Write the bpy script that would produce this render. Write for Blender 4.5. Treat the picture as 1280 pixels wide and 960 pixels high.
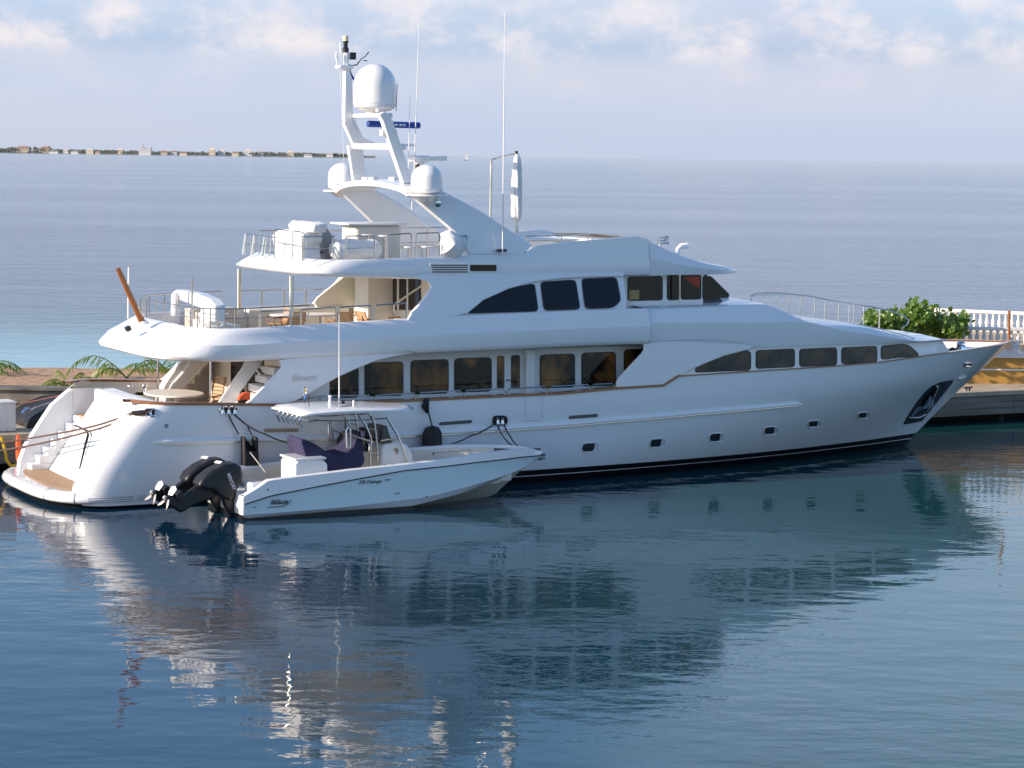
import bpy, math, random
from mathutils import Vector, Matrix
random.seed(7)
sc = bpy.context.scene
for o in list(bpy.data.objects): bpy.data.objects.remove(o)
R_ = math.radians
# ---------------------------------------------------------------- camera, sky, sun, exposure
FPX, CH = 2900.0, 9.8
YX, YY, TH = -13.975, 65.483, R_(27.9)          # yacht frame: stern waterline point, heading
cam = bpy.data.objects.new('camera', bpy.data.cameras.new('camera')); sc.collection.objects.link(cam)
cam.data.sensor_width = 36; cam.data.lens = FPX/1280*36; cam.data.clip_start = .5; cam.data.clip_end = 120000
_a = Vector((-640, 293, -FPX)); _b = Vector((640, 275, -FPX))
UP = _a.cross(_b).normalized()
if UP.y < 0: UP = -UP
FW = (Vector((0, 0, -1)) - UP*(-UP.z)).normalized(); RT = FW.cross(UP)
cam.matrix_world = Matrix.Translation((0, 0, CH)) @ Matrix((RT, FW, UP)).to_4x4()
sc.camera = cam
SUN_AZ, SUN_EL = R_(199.5), R_(19)                 # direction towards the sun (azimuth from +X)
sd = Vector((math.cos(SUN_AZ)*math.cos(SUN_EL), math.sin(SUN_AZ)*math.cos(SUN_EL), math.sin(SUN_EL)))
sun = bpy.data.objects.new('sun', bpy.data.lights.new('sun', 'SUN')); sc.collection.objects.link(sun)
sun.data.energy = 5.0; sun.data.angle = R_(.6); sun.data.color = (1, .83, .66)
sun.rotation_euler = sd.to_track_quat('Z', 'Y').to_euler()
w = bpy.data.worlds.new('World'); sc.world = w; w.use_nodes = True
nt = w.node_tree; nt.nodes.clear(); N = nt.nodes.new; L = nt.links.new
sky = N('ShaderNodeTexSky'); sky.sky_type = 'NISHITA'; sky.sun_disc = False
sky.sun_elevation = SUN_EL; sky.sun_rotation = math.pi/2 - SUN_AZ
sky.air_density = 1.0; sky.dust_density = .7; sky.ozone_density = 3.5
geo = N('ShaderNodeTexCoord'); sep = N('ShaderNodeSeparateXYZ'); L(geo.outputs['Generated'], sep.inputs[0])
def nmath(op, a, b=None, c=None, clamp=False):
    n = N('ShaderNodeMath'); n.operation = op; n.use_clamp = clamp
    for i, v in enumerate((a, b, c)):
        if v is None: continue
        if isinstance(v, (int, float)): n.inputs[i].default_value = v
        else: L(v, n.inputs[i])
    return n.outputs[0]
def nramp(fac, stops, interp='EASE'):
    n = N('ShaderNodeValToRGB'); n.color_ramp.interpolation = interp; L(fac, n.inputs[0])
    e = n.color_ramp.elements
    while len(e) < len(stops): e.new(.5)
    for i, (p, c) in enumerate(stops):
        e[i].position = p; e[i].color = tuple(c)+(1,) if len(c) == 3 else c
    return n.outputs[0]
def nnoise(vec, scale, detail=6, rough=.55):
    n = N('ShaderNodeTexNoise'); n.inputs['Scale'].default_value = scale; n.inputs['Detail'].default_value = detail
    n.inputs['Roughness'].default_value = rough; L(vec, n.inputs['Vector']); return n.outputs[0]
def nmix(fac, a, b):
    n = N('ShaderNodeMix'); n.data_type = 'RGBA'
    for s, v in ((n.inputs[0], fac), (n.inputs[6], a), (n.inputs[7], b)):
        if isinstance(v, (int, float)): s.default_value = v
        elif isinstance(v, tuple): s.default_value = v+(1,)
        else: L(v, s)
    return n.outputs[2]
z = sep.outputs[2]; ax = sep.outputs[0]
bgS = N('ShaderNodeBackground'); bgS.inputs[1].default_value = .15; tint = N('ShaderNodeMix'); tint.data_type = 'RGBA'; tint.blend_type = 'MULTIPLY'; tint.inputs[0].default_value = 1; tint.inputs[7].default_value = (.94, .97, 1.02, 1); L(sky.outputs[0], tint.inputs[6]); L(tint.outputs[2], bgS.inputs[0])
# low haze bank + cumulus rows: radiance colours of the clouds themselves
az = nmath('DIVIDE', ax, nmath('MAXIMUM', nmath('ABSOLUTE', sep.outputs[1]), .05))
cv = N('ShaderNodeCombineXYZ'); L(nmath('MULTIPLY', az, 34.), cv.inputs[0]); L(nmath('MULTIPLY', z, 52.), cv.inputs[1])
n1 = nnoise(cv.outputs[0], .72, 10, .60)
cv2 = N('ShaderNodeCombineXYZ'); L(nmath('MULTIPLY', az, 3.), cv2.inputs[0]); L(nmath('MULTIPLY', z, 30.), cv2.inputs[1])
n2 = nnoise(cv2.outputs[0], .8, 4, .5)
# puffs live just above three degrees, their grey flat bases under them
puffband = nramp(z, [(0.0, (0,0,0)), (.018, (.0,.0,.0)), (.034, (.22,.22,.22)), (.039, (.25,.25,.25)), (.046, (1,1,1)), (.085, (.9,.9,.9)), (.13, (.1,.1,.1))])
puff = nmath('MULTIPLY', nramp(n1, [(.40, (0,0,0)), (.68, (1,1,1))]), puffband)
veil = nramp(z, [(0., (.98,)*3), (.085, (.92,)*3), (.13, (.45,)*3), (.2, (.08,)*3), (1., (.05,)*3)])
rightness = nramp(az, [(.0, (.0,)*3), (.09, (1,)*3), (.5, (.6,)*3)])
veil = nmath('MAXIMUM', veil, nmath('MULTIPLY', nmath('MULTIPLY', rightness, nramp(n2, [(.25, (.35,)*3), (.55, (1,)*3)])),
        nramp(z, [(0., (1,)*3), (.25, (1,)*3), (.4, (.1,)*3)])))
veil = nmath('MULTIPLY', veil, nramp(nmath('ADD', nmath('MULTIPLY', sep.outputs[1], .5), .5), [(.3, (.45,)*3), (.65, (1,)*3)]))
veilcol = nramp(z, [(0., (.475, .530, .645)), (.020, (.505, .550, .665)), (.038, (.515, .560, .67)), (.046, (.41, .50, .645)), (.07, (.50, .58, .72)), (.12, (.64, .73, .85)), (.20, (.48, .67, .90)), (.35, (.28, .44, .66))], 'LINEAR')
streak = nramp(n2, [(.35, (.93, .97, 1.03)), (.65, (1.05, 1.0, .98))])
mm = N('ShaderNodeMix'); mm.data_type = 'RGBA'; mm.blend_type = 'MULTIPLY'; mm.inputs[0].default_value = 1; L(veilcol, mm.inputs[6]); L(streak, mm.inputs[7])
cloudcol = nmix(puff, mm.outputs[2], (.76, .70, .725))
bgC = N('ShaderNodeBackground'); L(cloudcol, bgC.inputs[0]); bgC.inputs[1].default_value = .80
mx = N('ShaderNodeMixShader'); L(nmath('MAXIMUM', veil, nmath('MULTIPLY', puff, .85)), mx.inputs[0]); L(bgS.outputs[0], mx.inputs[1]); L(bgC.outputs[0], mx.inputs[2])
wo = N('ShaderNodeOutputWorld'); L(mx.outputs[0], wo.inputs[0])
vs = sc.view_settings; vs.view_transform = 'Standard'; vs.look = 'None'; vs.exposure = .62; vs.gamma = 1
sc.render.engine = 'CYCLES'

# ---------------------------------------------------------------- measuring helpers (yacht frame: x forward, y to port, z up)
C0, S0 = math.cos(TH), math.sin(TH)
MY = Matrix.Translation((YX, YY, 0)) @ Matrix.Rotation(TH, 4, 'Z')
def ray(u, v):
    c = Vector((u-640, 480-v, -FPX)); d = Vector((c.dot(RT), c.dot(FW), c.dot(UP))); return d/d.y
def S(u, v, y):
    "x, z on the lengthwise plane y of the yacht frame"
    d = ray(u, v); k = (y - S0*YX + C0*YY)/(-S0*d.x + C0*d.y); X, Y = k*d.x, k*d.y
    return C0*(X-YX)+S0*(Y-YY), CH+k*d.z
def P(u, v, y):
    x, z = S(u, v, y); return Vector((x, y, z))
def PX(u, v, x):
    "y, z on the crosswise plane x of the yacht frame"
    d = ray(u, v); k = (x + C0*YX+S0*YY)/(C0*d.x+S0*d.y); return -S0*(k*d.x-YX)+C0*(k*d.y-YY), CH+k*d.z
def WP(u, v, Y):
    d = ray(u, v); return Vector((Y*d.x, Y, CH+Y*d.z))
def lerp(a, b, t): return a+(b-a)*t
def tab(t, x):
    if x <= t[0][0]: return t[0][1]
    for (a, b), (c, d) in zip(t, t[1:]):
        if x <= c: return lerp(b, d, (x-a)/(c-a)) if c > a else d
    return t[-1][1]
# ---------------------------------------------------------------- materials
MAT = {}
def mat(name, col, rough=.5, metal=0, spec=.5, coat=0, var=0, vscale=3, bump=0, bscale=40, emit=None, col2=None, thr=None, alpha=None, aniso=None):
    if name in MAT: return MAT[name]
    m = bpy.data.materials.new(name); m.use_nodes = True; t = m.node_tree; b = t.nodes['Principled BSDF']
    b.inputs['Base Color'].default_value = (*col, 1); b.inputs['Roughness'].default_value = rough; b.inputs['Metallic'].default_value = metal
    b.inputs['Specular IOR Level'].default_value = spec; b.inputs['Coat Weight'].default_value = coat; b.inputs['Coat Roughness'].default_value = .06
    tc = t.nodes.new('ShaderNodeTexCoord')
    if var or col2:
        n = t.nodes.new('ShaderNodeTexNoise'); n.inputs['Scale'].default_value = vscale; n.inputs['Detail'].default_value = 6
        mp = t.nodes.new('ShaderNodeMapping'); t.links.new(tc.outputs['Object'], mp.inputs[0]); t.links.new(mp.outputs[0], n.inputs['Vector'])
        if aniso: mp.inputs['Scale'].default_value = aniso
        r = t.nodes.new('ShaderNodeValToRGB'); lo, hi = thr or (.3, .7)
        c2 = col2 or tuple(min(1, c*(1-var)) for c in col)
        r.color_ramp.elements[0].position = lo; r.color_ramp.elements[1].position = hi
        r.color_ramp.elements[0].color = (*c2, 1); r.color_ramp.elements[1].color = (*col, 1)
        t.links.new(n.outputs[0], r.inputs[0]); t.links.new(r.outputs[0], b.inputs['Base Color'])
    if bump:
        n = t.nodes.new('ShaderNodeTexNoise'); n.inputs['Scale'].default_value = bscale; n.inputs['Detail'].default_value = 4
        t.links.new(tc.outputs['Object'], n.inputs['Vector']); bp = t.nodes.new('ShaderNodeBump'); bp.inputs['Distance'].default_value = bump
        t.links.new(n.outputs[0], bp.inputs['Height']); t.links.new(bp.outputs[0], b.inputs['Normal'])
    if emit: b.inputs['Emission Color'].default_value = (*emit[0], 1); b.inputs['Emission Strength'].default_value = emit[1]
    MAT[name] = m; return m
white = mat('white_paint', (.80, .80, .80), .22, coat=.5, var=.03, vscale=.6, bump=.0012, bscale=1.1)
white2 = mat('white_matte', (.78, .77, .75), .5, var=.05, vscale=2)
cream = mat('cream_gelcoat', (.74, .70, .62), .4, var=.05, vscale=2)
beige = mat('beige_panel', (.66, .58, .48), .5, var=.06, vscale=1.5)
deckgrey = mat('deck_paint', (.62, .60, .56), .7, var=.08, vscale=4)
black = mat('black_paint', (.008, .008, .009), .35, var=.3, vscale=3)
rubber = mat('black_rubber', (.012, .012, .014), .7, bump=.004, bscale=30)
glass = mat('dark_glass', (.006, .006, .007), .03, spec=.35, bump=.004, bscale=1.6)
glass2 = mat('tinted_glass', (.03, .03, .032), .04, spec=.7, bump=.002, bscale=2)
seal = mat('window_seal', (.015, .016, .02), .4)
teak = mat('teak', (.42, .20, .085), .5, var=.35, vscale=5, aniso=(1, 12, 12))
teakd = mat('varnished_teak', (.32, .115, .035), .22, coat=.6, var=.35, vscale=4, aniso=(1, 8, 8))
teakp = mat('pale_teak', (.50, .30, .15), .5, var=.35, vscale=8, aniso=(1, 12, 12))
chrome = mat('chrome', (.75, .73, .70), .12, metal=1)
steel = mat('stainless', (.62, .60, .57), .25, metal=1)
canvas = mat('white_canvas', (.76, .75, .73), .85, bump=.03, bscale=4, var=.06)
greyc = mat('grey_canvas', (.42, .39, .37), .85, bump=.03, bscale=4, var=.1)
navy = mat('navy_canvas', (.032, .030, .085), .85, bump=.12, bscale=3.5, var=.25)
aqua = mat('aqua_gelcoat', (.72, .83, .84), .18, coat=.5, var=.03)
blue = mat('blue_cover', (.015, .06, .32), .55)
orange = mat('orange_fabric', (.72, .10, .02), .7, var=.15)
yellowm = mat('yellow_rubber', (.75, .48, .03), .5)
ropeb = mat('dark_rope', (.012, .012, .018), .9)
roper = mat('brown_rope', (.16, .06, .045), .9)
groove = mat('panel_seam', (.25, .28, .33), .6)
green = mat('green_glass', (.16, .22, .09), .12, spec=.6)
amber = mat('lamp_lens', (.75, .65, .42), .3)
redp = mat('interior_red', (.35, .05, .02), .6)
# ---------------------------------------------------------------- object helpers
BASE = {}
def link(o): sc.collection.objects.link(o)
def tag(o, label=None, cat=None, group=None, kind=None):
    for k, v in (('label', label), ('category', cat), ('group', group), ('kind', kind)):
        if v: o[k] = v
    return o
def frameM(fr): return MY if fr == 'y' else Matrix()
def thing(name, label, cat, base=(0, 0, 0), group=None, fr='y'):
    o = bpy.data.objects.new(name, None); link(o); o.empty_display_size = .3
    o.matrix_world = frameM(fr) @ Matrix.Translation(base); BASE[o.name] = Vector(base)
    return tag(o, label, cat, group)
class MB:
    def __init__(s): s.v = []; s.f = []; s.m = []
    def add(s, vs, fs, mi=0):
        k = len(s.v); s.v += [Vector(p) for p in vs]; s.f += [tuple(i+k for i in f) for f in fs]; s.m += [mi]*len(fs); return s
    def box(s, x0, x1, y0, y1, z0, z1, mi=0):
        return s.add([(x, y, z) for x in (x0, x1) for y in (y0, y1) for z in (z0, z1)],
                     [(0,1,3,2),(4,6,7,5),(0,4,5,1),(2,3,7,6),(0,2,6,4),(1,5,7,3)], mi)
    def obox(s, c, rz, hx, hy, hz, mi=0, ry=0):
        M = Matrix.Translation(c) @ Matrix.Rotation(rz, 4, 'Z') @ Matrix.Rotation(ry, 4, 'Y')
        return s.add([M @ Vector((x*hx, y*hy, z*hz)) for x in (-1, 1) for y in (-1, 1) for z in (-1, 1)],
                     [(0,1,3,2),(4,6,7,5),(0,4,5,1),(2,3,7,6),(0,2,6,4),(1,5,7,3)], mi)
    def plate(s, poly, y0, y1, mi=0):
        "polygon of (x, z) extruded from y0 to y1; y0 / y1 may be functions of (x, z)"
        f0 = y0 if callable(y0) else (lambda x, z: y0); f1 = y1 if callable(y1) else (lambda x, z: y1)
        n = len(poly); vs = [(x, f0(x, z), z) for x, z in poly]+[(x, f1(x, z), z) for x, z in poly]
        return s.add(vs, [tuple(range(n)), tuple(range(2*n-1, n-1, -1))]+[(i, i+n, (i+1) % n+n, (i+1) % n) for i in range(n)], mi)
    def xplate(s, poly, x0, x1, mi=0):
        n = len(poly); vs = [(x0, y, z) for y, z in poly]+[(x1, y, z) for y, z in poly]
        return s.add(vs, [tuple(range(n)), tuple(range(2*n-1, n-1, -1))]+[(i, i+n, (i+1) % n+n, (i+1) % n) for i in range(n)], mi)
    def slab(s, poly, z0, z1, mi=0):
        n = len(poly); vs = [(x, y, z0) for x, y in poly]+[(x, y, z1) for x, y in poly]
        return s.add(vs, [tuple(range(n-1, -1, -1)), tuple(range(n, 2*n))]+[(i, (i+1) % n, (i+1) % n+n, i+n) for i in range(n)], mi)
    def grid(s, rows, close=False, mi=0):
        n = len(rows[0]); vs = [p for r in rows for p in r]; fs = []
        for i in range(len(rows)-1):
            for j in range(n if close else n-1):
                a = i*n+j; b = i*n+(j+1) % n; fs.append((a, b, b+n, a+n))
        return s.add(vs, fs, mi)
    def tube(s, pts, r, n=7, mi=0, cap=True):
        pts = [Vector(p) for p in pts]; rs = r if isinstance(r, (list, tuple)) else [r]*len(pts); rows = []
        t = (pts[1]-pts[0]).normalized(); a = t.orthogonal().normalized()
        for i, p in enumerate(pts):
            t = ((pts[min(i+1, len(pts)-1)]-pts[max(i-1, 0)])).normalized(); a = (a - t*a.dot(t)).normalized(); b = t.cross(a)
            rows.append([p+(a*math.cos(2*math.pi*k/n)+b*math.sin(2*math.pi*k/n))*rs[i] for k in range(n)])
        s.grid(rows, True, mi)
        if cap:
            k = len(s.v); s.f += [tuple(range(k-n*len(pts), k-n*len(pts)+n))[::-1], tuple(range(k-n, k))]; s.m += [mi, mi]
        return s
    def lathe(s, prof, c, n=24, mi=0, M=None):
        "prof of (r, z)"; c = Vector(c); rows = []
        for r, zz in prof:
            row = [Vector((r*math.cos(2*math.pi*k/n), r*math.sin(2*math.pi*k/n), zz)) for k in range(n)]
            if M: row = [M @ p for p in row]
            rows.append([c+p for p in row])
        return s.grid(rows, True, mi)
    def build(s, name, m, parent=None, smooth=False, bevel=0, base=None, fr='y', seg=2, sub=0, solid=0, label=None, auto=35):
        me = bpy.data.meshes.new(name)
        b = BASE[parent.name] if parent is not None else Vector(base or (0, 0, 0))
        me.from_pydata([v-b for v in s.v], [], s.f); me.validate(); me.update()
        ms = m if isinstance(m, (list, tuple)) else [m]
        for x in ms: me.materials.append(x)
        if len(ms) > 1:
            for p, i in zip(me.polygons, s.m): p.material_index = i
        o = bpy.data.objects.new(name, me); link(o); BASE[o.name] = b
        if parent is not None: o.parent = parent
        else: o.matrix_world = frameM(fr) @ Matrix.Translation(b)
        import bmesh
        bm = bmesh.new(); bm.from_mesh(me); bmesh.ops.remove_doubles(bm, verts=bm.verts, dist=1e-5); bmesh.ops.recalc_face_normals(bm, faces=bm.faces); bm.to_mesh(me); bm.free()
        if solid: d = o.modifiers.new('s', 'SOLIDIFY'); d.thickness = solid; d.offset = 0
        if bevel: d = o.modifiers.new('b', 'BEVEL'); d.width = bevel; d.segments = seg; d.limit_method = 'ANGLE'; d.angle_limit = R_(35); d.harden_normals = False
        if sub: d = o.modifiers.new('u', 'SUBSURF'); d.levels = d.render_levels = sub
        if smooth or bevel or sub:
            for p in me.polygons: p.use_smooth = True
            if not sub: me.set_sharp_from_angle(angle=R_(auto))
        if label: o['label'] = label
        return o
def clone(o, M, label=None):
    "copy a thing with its parts and sub-parts; M moves it in world space"
    c = o.copy(); link(c); c.matrix_world = M @ o.matrix_world
    if label: c['label'] = label
    def kids(a, b):
        for ch in a.children:
            d = ch.copy(); link(d); d.parent = b; d.matrix_parent_inverse = ch.matrix_parent_inverse; kids(ch, d)
    kids(o, c); return c
def ymove(dx, dy, dz=0, rz=0, about=(0, 0, 0)):
    return MY @ Matrix.Translation((dx, dy, dz)) @ Matrix.Translation(about) @ Matrix.Rotation(rz, 4, 'Z') @ Matrix.Translation(-Vector(about)) @ MY.inverted()
def rpoly(pts, r, n=4):
    "round the corners of a polygon"
    out = []; pts = [Vector(p).to_2d() if len(p) > 2 else Vector(p) for p in pts]; k = len(pts)
    for i, p in enumerate(pts):
        a, b = pts[i-1]-p, pts[(i+1) % k]-p; ri = min(r, a.length*.45, b.length*.45)
        p0, p1 = p+a.normalized()*ri, p+b.normalized()*ri
        for j in range(n+1):
            t = j/n; out.append(p0*(1-t)**2+p*2*t*(1-t)+p1*t*t)
    return out
def text(body, size, mat_, parent, M, name='lettering', shear=0, bold=0, ext=.004):
    cu = bpy.data.curves.new(name, 'FONT'); cu.body = body; cu.size = size; cu.shear = shear; cu.offset = bold; cu.extrude = ext; cu.resolution_u = 3
    t = bpy.data.objects.new(name+'_tmp', cu); link(t); dg = bpy.context.evaluated_depsgraph_get(); dg.update()
    me = bpy.data.meshes.new_from_object(t.evaluated_get(dg)); bpy.data.objects.remove(t)
    me.materials.clear(); me.materials.append(mat_)
    b = BASE[parent.name]; me.transform(Matrix.Translation(-b) @ M)
    o = bpy.data.objects.new(name, me); link(o); BASE[o.name] = b; o.parent = parent; return o
def side_M(x, y, z, rx=0, tilt=0):
    "text on a starboard-facing side, reading towards the bow"
    return Matrix.Translation((x, y, z)) @ Matrix.Rotation(tilt, 4, 'Y') @ Matrix.Rotation(R_(90)+rx, 4, 'X')
#PART2
# ================================================================ THE SETTING
def nodes_water():
    m = bpy.data.materials.new('sea_water'); m.use_nodes = True; t = m.node_tree; b = t.nodes['Principled BSDF']; Nn = t.nodes.new; Ln = t.links.new
    tc = Nn('ShaderNodeTexCoord'); sp = Nn('ShaderNodeSeparateXYZ'); Ln(tc.outputs['Object'], sp.inputs[0])
    def mth(op, a, b_=None, cl=False):
        n = Nn('ShaderNodeMath'); n.operation = op; n.use_clamp = cl
        for i, v in enumerate((a, b_)):
            if v is None: continue
            if isinstance(v, (int, float)): n.inputs[i].default_value = v
            else: Ln(v, n.inputs[i])
        return n.outputs[0]
    def noise(scale, detail, stretch=(1, 1, 1), rough=.5, rot=0):
        mp = Nn('ShaderNodeMapping'); mp.inputs['Scale'].default_value = stretch; mp.inputs['Rotation'].default_value = (0, 0, rot); Ln(tc.outputs['Object'], mp.inputs[0])
        n = Nn('ShaderNodeTexNoise'); n.inputs['Scale'].default_value = scale; n.inputs['Detail'].default_value = detail; n.inputs['Roughness'].default_value = rough
        Ln(mp.outputs[0], n.inputs['Vector']); return n.outputs[0]
    def smooth(v, a, b_):
        n = Nn('ShaderNodeMapRange'); n.interpolation_type = 'SMOOTHSTEP'; Ln(v, n.inputs[0]); n.inputs[1].default_value = a; n.inputs[2].default_value = b_; return n.outputs[0]
    def mixc(f, a, c):
        n = Nn('ShaderNodeMix'); n.data_type = 'RGBA'
        for s, v in ((n.inputs[0], f), (n.inputs[6], a), (n.inputs[7], c)):
            if isinstance(v, tuple): s.default_value = v+(1,)
            elif isinstance(v, (int, float)): s.default_value = v
            else: Ln(v, s)
        return n.outputs[2]
    X, Y = sp.outputs[0], sp.outputs[1]
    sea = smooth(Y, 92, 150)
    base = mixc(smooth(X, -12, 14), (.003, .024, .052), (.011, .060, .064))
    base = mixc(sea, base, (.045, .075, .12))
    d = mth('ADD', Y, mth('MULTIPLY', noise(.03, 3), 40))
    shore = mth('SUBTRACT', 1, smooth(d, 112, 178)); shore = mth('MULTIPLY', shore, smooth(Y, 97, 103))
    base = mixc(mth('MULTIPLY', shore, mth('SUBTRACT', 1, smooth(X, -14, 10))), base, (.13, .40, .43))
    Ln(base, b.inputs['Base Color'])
    Ln(mth('ADD', .012, mth('MULTIPLY', sea, .07)), b.inputs['Roughness']); b.inputs['IOR'].default_value = 1.42; b.inputs['Specular IOR Level'].default_value = .5
    # wave height in metres
    patch = smooth(noise(.045, 3, (1, 1.6, 1)), .40, .62)
    h = mth('MULTIPLY', noise(.55, 2, (.8, 1.3, 1), rot=.3), .022)
    h = mth('ADD', h, mth('MULTIPLY', noise(1.9, 3, (.75, 1.2, 1), .55, -.2), mth('ADD', .0034, mth('MULTIPLY', patch, .0095))))
    h = mth('ADD', h, mth('MULTIPLY', noise(7, 3, (.8, 1.1, 1)), mth('MULTIPLY', patch, .0013)))
    sw = mth('MULTIPLY', smooth(noise(.006, 4, (.35, 2.2, 1)), .35, .65), 1)
    sh = mth('MULTIPLY', mth('ADD', mth('MULTIPLY', noise(.5, 6, (.6, 1.3, 1), .66, .15), mth('ADD', .20, mth('MULTIPLY', sw, .13))), mth('MULTIPLY', noise(.10, 3, (.5, 1.4, 1), .6, .1), .26)), sea)
    h = mth('ADD', h, sh)
    bp = Nn('ShaderNodeBump'); bp.inputs['Distance'].default_value = 1; Ln(h, bp.inputs['Height']); Ln(bp.outputs[0], b.inputs['Normal'])
    return m
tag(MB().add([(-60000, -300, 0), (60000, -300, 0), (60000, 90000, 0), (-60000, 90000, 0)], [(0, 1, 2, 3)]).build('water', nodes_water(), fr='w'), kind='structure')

conc = mat('concrete', (.34, .31, .27), .9, col2=(.20, .18, .15), vscale=1.3, bump=.02, bscale=6)
concd = mat('stained_concrete', (.20, .185, .16), .9, col2=(.085, .08, .07), vscale=.9, bump=.02, bscale=5, thr=(.35, .62))
slabm = mat('quay_paving', (.52, .42, .30), .85, col2=(.36, .29, .21), vscale=1.6, bump=.015, bscale=9)
sand = mat('sand', (.50, .31, .18), .95, col2=(.40, .24, .14), vscale=2.5, bump=.08, bscale=3)
plankm = mat('weathered_plank', (.24, .215, .18), .85, col2=(.12, .10, .085), vscale=1.5, aniso=(.25, 3, 3), bump=.02, bscale=8)
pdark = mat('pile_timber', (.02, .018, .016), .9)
ochre = mat('ochre_paint', (.42, .235, .045), .6, col2=(.33, .19, .05), vscale=1.2)
wallw = mat('white_masonry', (.74, .72, .70), .8, var=.12, vscale=1.2, bump=.01, bscale=10)
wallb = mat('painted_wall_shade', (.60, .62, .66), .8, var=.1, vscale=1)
# quay along the port side of the yacht, on dark piles
q = MB(); q.box(-40, 75, 4.75, 16, .95, 1.17)
tag(q.build('quay', slabm, fr='y', bevel=.02), kind='structure')
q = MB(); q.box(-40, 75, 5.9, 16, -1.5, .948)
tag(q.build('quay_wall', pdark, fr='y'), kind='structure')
kb = thing('dock_fascia', 'weathered grey timber fascia of three long planks along the quay edge', 'dock edge', (0, 4.6, .3))
for i in range(3):
    z0 = .30+i*.238
    for j in range(-8, 14):
        MB().box(j*5+.01, j*5+4.985, 4.60+.01*(i % 2), 4.745, z0, z0+.228).build('plank', plankm, kb, bevel=.012)
MB().box(-40, 75, 4.56, 4.98, 1.02, 1.19).build('edge_beam', slabm, kb, bevel=.02)
pl = None
for j in range(30):
    x = -38+j*3.7
    b_ = MB().tube([(x, 5.1, -1.6), (x, 5.1, .94)], .17, 10)
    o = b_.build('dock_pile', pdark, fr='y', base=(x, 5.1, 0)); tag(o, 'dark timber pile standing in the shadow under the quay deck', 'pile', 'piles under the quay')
# sand spit and its retaining wall (world frame)
def sandmesh():
    m = MB(); rows = []
    for j in range(26):
        t = j/25; row = []
        for i in range(61):
            x = -75+i*1.55; y0 = max(75.3, YY+(9.2+S0*(x-YX))/C0) if x > -9.6 else 75.3
            y1 = max(91, y0+12)+.4*math.sin(x*.35)
            y = lerp(y0, y1, t); k = (y-y0)
            zz = 2.02 if k < 8.2 else lerp(2.02, -.3, min(1, (k-8.2)/5))
            row.append((x, y, zz+(random.uniform(-.03, .03)+.03*math.sin(x*.7+y*.5) if j else 0)))
        rows.append(row)
    return m.grid(rows)
tag(sandmesh().build('beach_sand', sand, fr='w', smooth=True), kind='structure')
rt = MB(); rt.box(-75, -9.5, 74.6, 75.3, .9, 2.06)
rw = rt.build('retaining_wall', concd, fr='w', base=(-30, 75, 1), bevel=.02); tag(rw, 'stained grey concrete retaining wall in front of the sand', 'wall')
MB().box(-75.05, -9.45, 74.48, 75.36, 2.063, 2.15).build('coping', concd, rw, bevel=.02)

# terrace with ochre wall and two balustrades at right
tw = thing('terrace_wall', 'ochre terrace wall with a thin white stripe and pale cornice behind the bow', 'wall', (18, 91, 1.2), fr='w')
MB().box(6, 40, 91, 91.5, 1.16, 2.2).build('ochre_face', ochre, tw)
MB().box(6, 40, 90.97, 90.999, 1.70, 1.76).build('white_stripe', wallw, tw)
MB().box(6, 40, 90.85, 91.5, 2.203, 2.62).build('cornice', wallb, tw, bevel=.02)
sc_ = MB()
for i in range(60): sc_.lathe([(.0, -.01), (.13, -.01), (.15, 0), (.13, .03), (0, .03)], (6.3+i*.55, 90.83, 2.66), 12, M=Matrix.Rotation(R_(90), 4, 'X'))
sc_.build('scallop_trim', mat('terracotta_trim', (.55, .40, .30), .8), tw, smooth=True)
MB().box(6, 40, 91.5, 102.5, 1.16, 2.60).build('terrace_floor', slabm, tw)
def balustrade(label, p0, p1, zb, h, rail_h=.13):
    p0, p1 = Vector(p0), Vector(p1); t = thing('balustrade', label, 'balustrade', (p0.x, p0.y, zb), fr='w')
    d = (p1-p0); Ln_ = d.length; d.normalize(); a = math.atan2(d.y, d.x); mid = (p0+p1)/2
    MB().obox((mid.x, mid.y, zb+h-rail_h/2), a, Ln_/2, .15, rail_h/2).build('handrail', wallw, t, bevel=.02)
    MB().obox((mid.x, mid.y, zb+.06), a, Ln_/2, .13, .06).build('plinth', wallw, t, bevel=.01)
    n = int(Ln_/.27); hh = h-rail_h-.12; me = None
    for i in range(n):
        c = p0+d*(.2+i*.27)
        pr = [(.085, 0), (.085, .05), (.05, .07), (.055, .12), (.09, .24), (.085, .36), (.05, hh*.72), (.045, hh*.85), (.075, hh*.93), (.08, hh)]
        if me is None:
            o = MB().lathe(pr, (c.x, c.y, zb+.12), 10).build('baluster', wallw, t, smooth=True); me = o; c0 = c
        else:
            o2 = me.copy(); link(o2); o2.parent = t; o2.location = me.location+Vector((c.x-c0.x, c.y-c0.y, 0))
    for c in (p0, p1): MB().obox((c.x, c.y, zb+h/2+.04), a, .2, .2, h/2+.04).build('pier', wallw, t, bevel=.02)
    return t
balustrade('pale shaded balustrade along the front edge of the terrace', (13.5, 91.15), (39, 91.15), 2.61, .78)
balustrade('sunlit white balustrade at the far seaward side of the terrace', (18.2, 100.4), (35, 92.9), 2.61, .92)

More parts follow.
